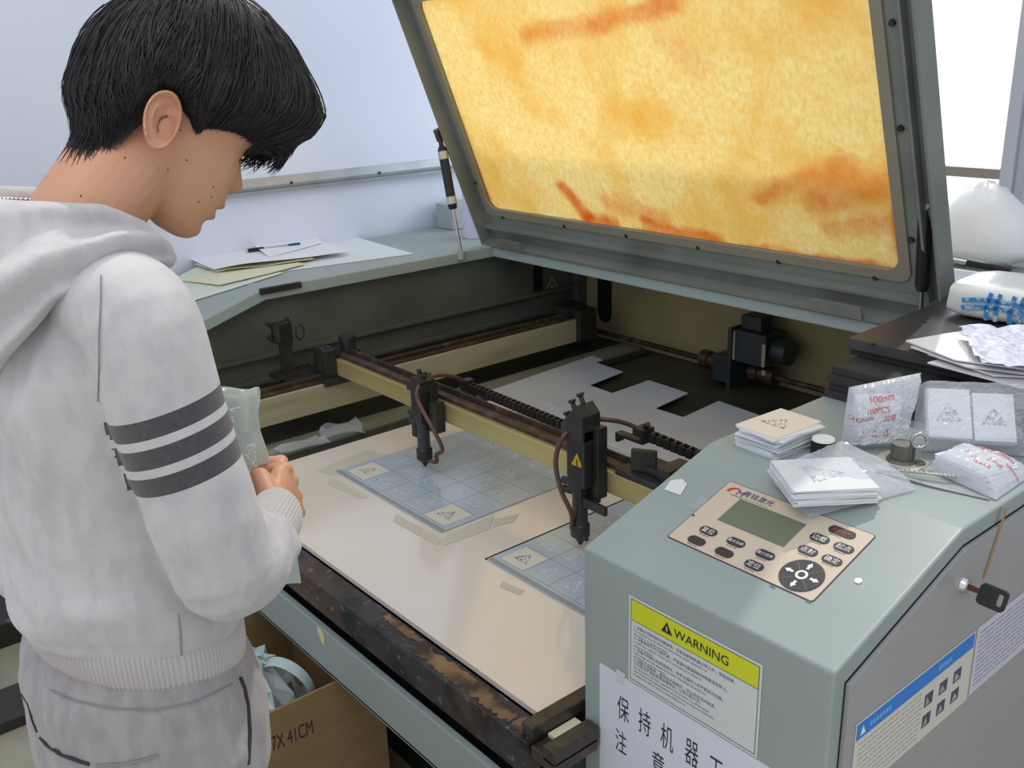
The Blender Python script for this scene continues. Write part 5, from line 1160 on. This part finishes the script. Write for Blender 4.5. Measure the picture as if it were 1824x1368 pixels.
SIL = sorted([(lambda q: ((q[1] if abs(q[0]) < 1.57 else -q[1]), q[2]))(pol(w2h(at(x, y, X=PX)))) for x, y in ((122, 240), (121, 190), (123, 140), (135, 105), (160, 50), (215, 0), (300, -32), (370, -22), (420, 2), (480, 60), (520, 120), (550, 180), (556, 205), (540, 236), (510, 262))])
SA = [s[0] for s in SIL]; SR = [s[1] for s in SIL]
def hairr(az, al):                        # outer hair radius: traced outline in the middle, fuller sides
    c = math.cos(az); rs = np.interp(al if c >= 0 else -al, SA, SR); rm = np.interp(al, (0, .6, 1.2, 1.7, 2.2), (.5*(np.interp(.3, SA, SR)+np.interp(-.3, SA, SR)), .124, .105, .096, .090))
    w_ = abs(c)**1.5; return max(headr(az, al)+.005, rs*w_+rm*(1-w_))
nA, nT = 72, 30; OUT = []; INN = []
for j in range(nT+1):
    ro = []; ri = []
    for i in range(nA):
        az = -math.pi+2*math.pi*i/nA; em_ = edge(az); t = j/nT; al = .02+(em_-.02)*t
        taper = 1-max(0, (t-.80)/.20)**1.6*(.12 if abs(az) < .55 else .85 if abs(az) < 2.3 else .45); h = headr(az, al); r = h+(hairr(az, al)-h)*taper-.005
        r += .002*mnoise.noise(Vector((az*5, al*4, 0)))
        ro.append(unpol(az, al, max(r, h+.002))); ri.append(unpol(az, al, h-.004))
    OUT.append(ro); INN.append(ri)
hc_ = MB(); hc_.loft(OUT, caps=False); hc_.loft(INN[::-1], caps=False); hc_.loft([OUT[-1], INN[-1]], caps=False)
hc_.add(OUT[0], [tuple(range(nA))[::-1]]); hc_.add(INN[0], [tuple(range(nA))])
K['hair'] = mat('black_hair', lin(27, 25, 27), .52, spec=.45, noise=(lin(46, 44, 48), (60, (1, 1, 1)), .5, .8, 2))
hair = hc_.build('hair', K['hair'], person)
hs = MB(); rg = random.Random(5)
def strand(az, t0, t1, lift, sw, kick, r0=.78, nq=8):
    pts = []
    for q in range(nq):
        s = q/(nq-1); t = t0+(t1-t0)*s; cl = .55*mnoise.noise(Vector((az*3.5, t0*4, 3.1)))+.25*mnoise.noise(Vector((az*11, t0*7, 8.2)))
        a2 = az+(sw+cl)*s*(.25+.75*t)*.7; e2 = edge(a2); al = .02+(e2-.02)*t; tt = min(t, 1.0); h = headr(a2, al)
        taper = 1-max(0, (tt-.80)/.20)**1.6*(.10 if abs(a2) < .55 else .80 if abs(a2) < 2.3 else .42); r = h+(hairr(a2, al)-h)*taper+lift*(1 if tt < .85 else .5)+.0045*cl*(1-.5*s)-.002+kick*s*s
        pts.append(unpol(a2, al, max(r, h+.0012)))
    hs.tube(pts, [.0005*r0, .0011*r0, .0012*r0, .0012*r0, .0011*r0, .0009*r0, .0006*r0, .00015], 4)
for k in range(9500):
    az = rg.uniform(-math.pi, math.pi)
    if rg.random() < .5: az = rg.uniform(-.3, 3.0)
    t0 = rg.random()**.75*.84; front = abs(az) < .55
    t1 = min(rg.uniform(.95, 1.06 if front else 1.015), t0+rg.uniform(.22, .5))
    strand(az, t0, t1, rg.uniform(-.004, .003)+(.006 if rg.random() < .03 else 0), rg.uniform(-.18, .18)+.16*(1 if az > 0 else -1)*(.4 < abs(az) < 2.2), rg.uniform(-.002, .004))
for k in range(900):                      # short fading hairs at the nape, behind the ear and at the sideburn
    az = rg.choice((1, 1, -1))*(rg.uniform(1.9, 3.14) if rg.random() < .75 else rg.uniform(.62, .95)); t0 = rg.uniform(.84, 1.0)
    strand(az, t0, min(t0+rg.uniform(.05, .10), rg.uniform(1.0, 1.035)), -.001, rg.uniform(-.1, .1), .0, .5)
for k in range(260):                      # loose tips of the fringe
    az = rg.uniform(-.5, .5); t0 = rg.uniform(.6, .9); strand(az, t0, rg.uniform(1.0, 1.10), rg.uniform(-.002, .004), rg.uniform(-.4, .4), rg.uniform(-.006, .006), .8)
st_ = hs.build('hair_strands', K['hair'], hair); st_['kind'] = 'stuff'
# ---- hoodie
tor = MB()
secs = [(.948, .306, .108, .142), (.958, .306, .122, .157), (.985, .306, .128, .164), (1.02, .306, .126, .164), (1.08, .306, .118, .160), (1.15, .304, .114, .160), (1.22, .300, .112, .164), (1.29, .296, .108, .160), (1.33, .296, .100, .150), (1.36, .298, .088, .128), (1.385, .302, .076, .10), (1.41, .308, .066, .080)]
R_ = []
for z, y, hy, hx in secs:
    tilt = -.27*max(0, 1-(z-.95)/.14)
    R_.append([(PX+hx*math.copysign(abs(math.sin(t))**.85, math.sin(t)), y+hy*math.copysign(abs(math.cos(t))**.85, math.cos(t)), z+tilt*hy*math.cos(t)*1.0) for t in np.linspace(0, 2*math.pi, 49)[:-1]])
tor.loft(R_)
CUFF = Wr-hd_*.004; cd_ = nrm(Wr-E_R)
for S_, E_, Wq, out_ in ((S_R, E_R, Wr, 1), (S_L, E_L, WL, -1)):
    fa = nrm(Wq-E_)
    tubepath(tor, [S_+V(-.07*out_, -.01, .012), S_+V(.0*out_, 0, .0), S_*.66+E_*.34+V(.008*out_, -.003, 0), S_*.33+E_*.67+V(.008*out_, -.002, 0), E_+V(.002*out_, -.002, .012)], [.064, .063, .060, .058, .055], 28)
    tubepath(tor, [E_+V(0, -.002, .010), E_*.72+Wq*.28+V(0, .002, -.004), E_*.42+Wq*.58+V(0, .002, -.002), Wq-fa*.055], [.054, .055, .049, .040], 26)
tv, tf = evaluated(tor, .0042, 6)
nv = vnormals(tv, tf); disp = np.zeros(len(tv))
ua = nrm(E_R-S_R)
def ridge(v): return 1-abs(v)*2
def fold(p, a, la, lb, seed, sharp=1.0):   # ridged folds running along direction a
    a = nrm(a); s_ = p @ a; r_ = p-a*s_; n_ = mnoise.noise(Vector((s_*la+seed, (r_[0]+r_[1]*.7)*lb, (r_[2]-r_[1]*.5)*lb)))
    return math.exp(-(n_*3.6)**2)
for i, p in enumerate(tv):
    x, y, z = p; q = .003*mnoise.noise(Vector((x*6, y*6, z*6)))
    low = max(0, 1-abs(z-1.0)/.11); q += low*.016*fold(p, (.3, 1, -.25), 3.5, 15, 2)*max(0, min(1, (-.965-x)/.05))
    bk = max(0, 1-abs(z-1.16)/.2)*max(0, min(1, (-1.01-x)/.05)); q += bk*.013*fold(p, (.2, .8, -.75), 2.5, 11, 7)
    el = math.exp(-(np.linalg.norm(p-V(-1.0, .39, 1.09))/.06)**2); q += el*.017*fold(p, (-.2, .25, 1), 7, 26, 11)
    sh_ = math.exp(-(np.linalg.norm(p-V(-1.05, .22, 1.25))/.10)**2)*max(0, min(1, (-1.0-x)/.03)); q += sh_*.013*fold(p, (.1, .35, 1), 3, 17, 15)
    up = max(0, 1-abs(z-1.14)/.16)*max(0, min(1, (x+1.0)/.03)); q += up*.003*fold(p, (.2, .8, .35), 4, 14, 21)
    disp[i] = q-.002
tv = tv+nv*disp[:, None]
K['hoodie'] = mat('heather_grey_fleece', lin(190, 186, 188), .85, spec=.2, sheen=.25, noise=[(lin(182, 178, 182), (70, (1, 1, .5)), .42, .62, 4), (lin(200, 197, 199), 9, .5, .8, 2)], bump=[(500, .25, .0012)])
# striped sleeve material: three charcoal bands measured along the upper arm
sm_ = K['hoodie'].copy(); sm_.name = 'heather_grey_fleece_with_bands'; nt = sm_.node_tree; pbs = nt.nodes['Principled BSDF']; src = pbs.inputs['Base Color'].links[0].from_socket
tcn = nt.nodes.new('ShaderNodeTexCoord'); vm = nt.nodes.new('ShaderNodeVectorMath'); vm.operation = 'DOT_PRODUCT'
bdir = nrm(ua+V(.05, .06, 0)); vm.inputs[1].default_value = tuple(bdir); nt.links.new(tcn.outputs['Object'], vm.inputs[0])
P0 = V(PX, .31, 0)
bands = []
for ya, yb in ((748, 786), (804, 842), (860, 898)):
    a = at(290, ya, X=-.895); b2 = at(290, yb, X=-.895); bands.append(((a-P0) @ bdir, (b2-P0) @ bdir))
acc = None
for a, b2 in bands:
    cmp_ = nt.nodes.new('ShaderNodeMath'); cmp_.operation = 'COMPARE'; cmp_.inputs[1].default_value = (a+b2)/2; cmp_.inputs[2].default_value = abs(b2-a)/2; nt.links.new(vm.outputs['Value'], cmp_.inputs[0])
    if acc is None: acc = cmp_.outputs[0]
    else:
        ad = nt.nodes.new('ShaderNodeMath'); ad.operation = 'ADD'; nt.links.new(acc, ad.inputs[0]); nt.links.new(cmp_.outputs[0], ad.inputs[1]); acc = ad.outputs[0]
nzb = nt.nodes.new('ShaderNodeTexNoise'); nzb.inputs['Scale'].default_value = 160; nt.links.new(tcn.outputs['Object'], nzb.inputs['Vector'])
dk = nt.nodes.new('ShaderNodeMix'); dk.data_type = 'RGBA'; nt.links.new(nzb.outputs[0], dk.inputs[0]); dk.inputs[6].default_value = lin(58, 55, 60); dk.inputs[7].default_value = lin(82, 78, 82)
mxb = nt.nodes.new('ShaderNodeMix'); mxb.data_type = 'RGBA'; nt.links.new(acc, mxb.inputs[0]); nt.links.new(src, mxb.inputs[6]); nt.links.new(dk.outputs[2], mxb.inputs[7]); nt.links.new(mxb.outputs[2], pbs.inputs['Base Color'])
fc_ = np.array([tv[list(f)].mean(0) for f in tf]); rel = fc_-S_R-V(.007, -.002, 0); tt = np.clip((rel @ ua), .03, .33); dist = np.linalg.norm(rel-np.outer(tt, ua), axis=1); mi = ((dist < .0645) & (fc_[:, 0] > -.997) & ((rel-np.outer(tt, ua))[:, 0] > -.046)).astype(int)
hoodie = mesh_part('hoodie', tv, tf, [K['hoodie'], sm_], person, mi.tolist())
# shoulder seam, a line of stitches, and the side seam
K['seam'] = mat('seam_shadow_grey', lin(138, 134, 138), .9)
def surface_line(px, vs, r, X=None):      # a thin cord lying on a body surface along photo points
    out = []; pxs = [np.array(p, float) for p in px]; px = [pxs[i]*(1-t)+pxs[i+1]*t for i in range(len(pxs)-1) for t in np.linspace(0, 1, 7)[:-1]]+[pxs[-1]]
    for x, y in px:
        dd = nrm(ray(x, y)); rel = vs-CAM; tt = rel @ dd; dist = np.linalg.norm(rel-np.outer(tt, dd), axis=1); ok = dist < .006
        if ok.any(): i_ = np.where(ok)[0]; near = i_[tt[i_] < tt[i_].min()+.03]; out.append(CAM+dd*(tt[near[np.argmin(dist[near])]]-.0026))
    out = [sum(out[max(0, i-1):i+2])/len(out[max(0, i-1):i+2]) for i in range(len(out))]; return MB().tube(smooth_path(out, 90), r, 5) if len(out) > 2 else None
for nm, px in (('shoulder_seam', ((180, 485), (179, 540), (176, 600), (176, 660), (174, 720))), ('side_seam', ((318, 1090), (322, 1130), (324, 1180)))):
    m = surface_line(px, tv, .0007)
    if m: m.build(nm, K['seam'], hoodie)
# hood bunched round the neck
hr = []; NC = V(PX, .318, 0); nph = 60; ncs = 40
for k in range(nph+1):
    ph = -2.55+5.10*k/nph; c_ = (1+math.cos(ph))/2           # 1 at the back, 0 at the throat
    rin = float(np.interp(c_, (0, .09, .5, 1), (.070, .078, .083, .104))); rim = float(np.interp(c_, (0, .09, .5, 1), (1.408, 1.424, 1.462, 1.478))); ro = float(np.interp(c_, (0, .09, .5, .727, .85, 1), (.112, .122, .150, .168, .188, .182))); drop = float(np.interp(c_, (0, .09, .5, .727, .85, 1), (.042, .047, .060, .092, .145, .215)))
    ctr = [(rin-.006, rim-.05), (rin, rim-.006), (rin+.012, rim+.004), (rin+.034, rim-.010), (ro-.012, rim-drop*.35), (ro, rim-drop*.62), (ro-.014, rim-drop*.97), (ro-.045, rim-drop*1.0), (rin+.012, rim-drop*.70)]
    ctr = ctr+ctr[:3]; P = np.array(ctr); out = []
    for q in np.linspace(1, len(ctr)-2-.0001, ncs+1)[:-1]:
        i = int(q); f = q-i; p0, p1, p2, p3 = P[i-1], P[i], P[i+1], P[min(i+2, len(P)-1)]
        rz = .5*((2*p1)+(-p0+p2)*f+(2*p0-5*p1+4*p2-p3)*f*f+(-p0+3*p1-3*p2+p3)*f**3)
        dirn = V(-math.sin(ph)*-1, -math.cos(ph), 0)
        tq = (rim-rz[1])/drop; fold = .0065*math.sin(6.283*(2.1*tq+.22*abs(ph)))*min(1, .5+c_)+.005*mnoise.noise(Vector((ph*2.2+tq*2, tq*6-abs(ph), 4.4)))
        rr_o = rz[0]+(fold*1.2-.002)*max(0, min(1, (rz[0]-rin)/.03))
        out.append(NC+dirn*rr_o*V(1.0, 1.0, 0)+V(0, 0, rz[1]+.9*fold*max(0, min(1, (rz[0]-rin)/.03))))
    s_ = min(1, .25+.75*min(k, nph-k)/5); cm_ = np.mean(out, 0); out = [cm_+(p-cm_)*s_ for p in out]
    hr.append(out)
hb = MB(); hb.loft(hr); bv, bf = evaluated(hb, .0035, 3)
mesh_part('hood', bv, bf, [K['hoodie']], hoodie)
# ribbed waistband and cuffs
def ribbed(center_rings, nrib, amp, name, parent):
    R_ = []
    for fn in center_rings:
        R_.append([fn(t, amp*(.5+.5*math.cos(nrib*t))) for t in np.linspace(0, 2*math.pi, nrib*6+1)[:-1]])
    m = MB(); m.loft(R_, caps=False); return m.build(name, K['rib'], parent)
K['rib'] = mat('ribbed_knit', lin(188, 182, 182), .85, spec=.2, sheen=.2, bump=(300, .15, .001))
def wring(z, hy, hx, y=.306):
    def fn(t, a):
        tilt = -.30*hy*math.cos(t); return (PX+(hx+a)*math.copysign(abs(math.sin(t))**.88, math.sin(t)), y+(hy+a)*math.copysign(abs(math.cos(t))**.88, math.cos(t)), z+tilt)
    return fn
ribbed([wring(.962, .100, .130), wring(.968, .118, .153), wring(.955, .122, .157), wring(.935, .122, .157), wring(.918, .120, .155), wring(.911, .117, .152), wring(.910, .106, .140)], 150, .0024, 'waistband', hoodie)
def cring(W, d, off, r):
    a = nrm(np.cross(d, (0, 0, 1))); b_ = np.cross(d, a)
    return lambda t, am: W+d*off+(a*math.cos(t)*.92+b_*math.sin(t)*1.12)*(r+am)
for W_, d_ in ((Wr, nrm(hd_+nrm(Wr-E_R))), (WL, nrm(nrm(hd_*fl_)+nrm(WL-E_L)))):
    ribbed([cring(W_, d_, -.075, .041), cring(W_, d_, -.06, .0435), cring(W_, d_, -.045, .038), cring(W_, d_, -.02, .0365), cring(W_, d_, .008, .0345), cring(W_, d_, .012, .0325), cring(W_, d_, .008, .0305), cring(W_, d_, -.03, .030)], 46, .0012, 'cuff', hoodie)
# ---- trousers and shoes
pt = MB(); R_ = []
for z, y, hy, hx in ((.945, .306, .102, .136), (.92, .306, .116, .150), (.88, .304, .132, .166), (.82, .304, .138, .176), (.74, .306, .138, .178), (.70, .306, .12, .16)):
    R_.append([(PX+hx*math.copysign(abs(math.sin(t))**.85, math.sin(t)), y+hy*math.copysign(abs(math.cos(t))**.85, math.cos(t)), z-.2*hy*math.cos(t)*max(0, (z-.8)/.12)) for t in np.linspace(0, 2*math.pi, 49)[:-1]])
pt.loft(R_)
for s in (1, -1):
    h_, k_, a_ = LEG[s]; tubepath(pt, [h_+V(s*.012, 0, -.06), h_*.5+k_*.5+V(s*.006, .002, 0), k_, k_*.5+a_*.5, a_+V(0, 0, .02)], [.097, .088, .076, .072, .066], 26)
pv_, pf_ = evaluated(pt, .006, 5); nv = vnormals(pv_, pf_)
dd = np.array([.004*ridge(mnoise.noise(Vector((p[0]*22, p[1]*22, p[2]*3))))*max(0, min(1, (p[2]-.72)/.1))+.004*ridge(mnoise.noise(Vector((p[0]*6, p[1]*6, p[2]*9)))) for p in pv_])
pv_ = pv_+nv*(dd-.002)[:, None]
K['pants'] = mat('grey_sweat_fabric', lin(158, 152, 154), .88, spec=.2, sheen=.2, noise=[(lin(146, 141, 144), (60, (1, 1, .35)), .4, .62, 4)], bump=(480, .25, .001))
pants = mesh_part('trousers', pv_, pf_, [K['pants']], person)
K['darkseam'] = mat('dark_pocket_seam', lin(54, 52, 56), .9)
for nm, px, r in (('side_pocket', ((428, 1205), (436, 1225), (443, 1260), (446, 1310), (442, 1366)), .0024), ('back_pocket', ((70, 1312), (86, 1330), (110, 1345), (140, 1356), (160, 1362)), .0022), ('hip_seam', ((35, 1232), (50, 1255), (56, 1280), (66, 1306)), .0012)):
    m = surface_line(px, pv_, r)
    if m: m.build(nm, K['darkseam'], pants)
for nm, px, r in (('waist_seam', ((82, 1225), (130, 1248), (200, 1262), (280, 1264), (350, 1250), (420, 1215)), .0008), ('pocket_edge', ((165, 1364), (220, 1362), (262, 1352), (284, 1345)), .0012)):
    m = surface_line(px, pv_, r)
    if m: m.build(nm, K['seam'], pants)
for s in (1, -1):
    a_ = LEG[s][2]; sh = MB(); R_ = []
    for t in np.linspace(0, 1, 14):
        y = a_[1]-.085+.275*t; w_ = .048*(math.sin(math.pi*min(1, .16+.84*t)**.8)**.5 if t < 1 else 0)*(1 if t < .96 else .7)+.004; h_ = .095-.055*min(1, max(0, (t-.25)/.4)) if t < .9 else .032
        R_.append([(a_[0]+w_*math.copysign(abs(math.cos(q))**.7, math.cos(q)), y, max(.001, h_/2+h_/2*math.copysign(abs(math.sin(q))**.7, math.sin(q)))) for q in np.linspace(0, 2*math.pi, 21)[:-1]])
    sh.loft(R_); sh.build('shoe', mat('dark_shoe', lin(60, 58, 60), .6), person)
# necklace
nk_ = MB(); pts = [V(PX, .300, 1.462)+V(.068*math.sin(t), -.066*math.cos(t), .012*math.cos(t)-.004) for t in np.linspace(-2.4, 2.4, 60)]
for a, b2 in zip(pts[:-1], pts[1:]): nk_.sphere((a+b2)/2, (.0032, .0032, .0026), 8)
tag(nk_.build('necklace', K['chrome'], person), 'silver chain necklace')
# ---- the sheet held in the hand
K['heldfilm'] = mat('milky_plastic_sheet', lin(204, 210, 206), .16, spec=.7, noise=(lin(212, 216, 210), 12, .4, .7, 2))
m = K['heldfilm']; nt = m.node_tree; po = nt.nodes['Principled BSDF']; tlc = nt.nodes.new('ShaderNodeBsdfTranslucent'); tlc.inputs[0].default_value = lin(226, 232, 228); tpc = nt.nodes.new('ShaderNodeBsdfTransparent')
mxa = nt.nodes.new('ShaderNodeMixShader'); mxa.inputs[0].default_value = .45; mxc = nt.nodes.new('ShaderNodeMixShader'); mxc.inputs[0].default_value = .12
nt.links.new(po.outputs[0], mxa.inputs[1]); nt.links.new(tlc.outputs[0], mxa.inputs[2]); nt.links.new(mxa.outputs[0], mxc.inputs[1]); nt.links.new(tpc.outputs[0], mxc.inputs[2]); nt.links.new(mxc.outputs[0], nt.nodes['Material Output'].inputs[0])
rows = []
for y, xl, xr, dx in ((1052, 430, 470, -.02), (1040, 400, 538, -.012), (1000, 390, 532, -.010), (950, 388, 527, -.005), (900, 386, 514, .0), (860, 384, 500, .0), (830, 383, 482, .0), (800, 380, 474, .006), (770, 378, 466, .004), (740, 376, 464, .010), (715, 374, 468, .006), (702, 372, 469, .0)):
    A, B = at(xl, y, X=-1.155+dx), at(xr, y, X=-1.155+dx*1.6+.01*math.sin(y*.05)); rows.append([A+(B-A)*u+V(.008*math.sin(3*math.pi*u+y*.02), 0, 0)*(1 if y < 830 else .3) for u in np.linspace(0, 1, 12)])
top = np.array(rows[-1]); 
for k in range(1, 9):
    a = k/8*math.pi*1.05; rows.append([p+V(.017*(1-math.cos(a)), -.022*(1-math.cos(a))/2, .014*math.sin(a)-.0085*max(0, k-4)) for p in top])
rows = np.array(rows); hsh = thing('plastic_sheet', 'milky plastic sheet curled at its top edge and held in the fist', 'plastic sheet', rows.mean((0, 1)))
rows = rows[1:]; nn = V(.0006, 0, 0)
g = MB().grid(rows); g.grid((rows-nn)[:, ::-1]); g.build('sheet', K['heldfilm'], hsh)
en = MB(); rng = random.Random(9)
for x, y in ((420, 748), (446, 812)):
    o_ = at(x, y, X=-1.155+.03 if y < 780 else -1.155+.016); T = [(-1, .9), (1, .9), (.3, -1.1)]
    for q in range(70):
        a, b2 = sorted((rng.random(), rng.random())); k = q % 3
        if q < 45: t = rng.random(); px_ = T[k][0]*(1-t)+T[(k+1) % 3][0]*t; py_ = T[k][1]*(1-t)+T[(k+1) % 3][1]*t
        else: px_ = T[0][0]*a+T[1][0]*(b2-a)+T[2][0]*(1-b2); py_ = T[0][1]*a+T[1][1]*(b2-a)+T[2][1]*(1-b2)
        en.sphere(o_+V(0, px_*.010+py_*-.003, py_*.017), .0009, 6)
en.build('engraving', K['fleck'], hsh)['kind'] = 'stuff'
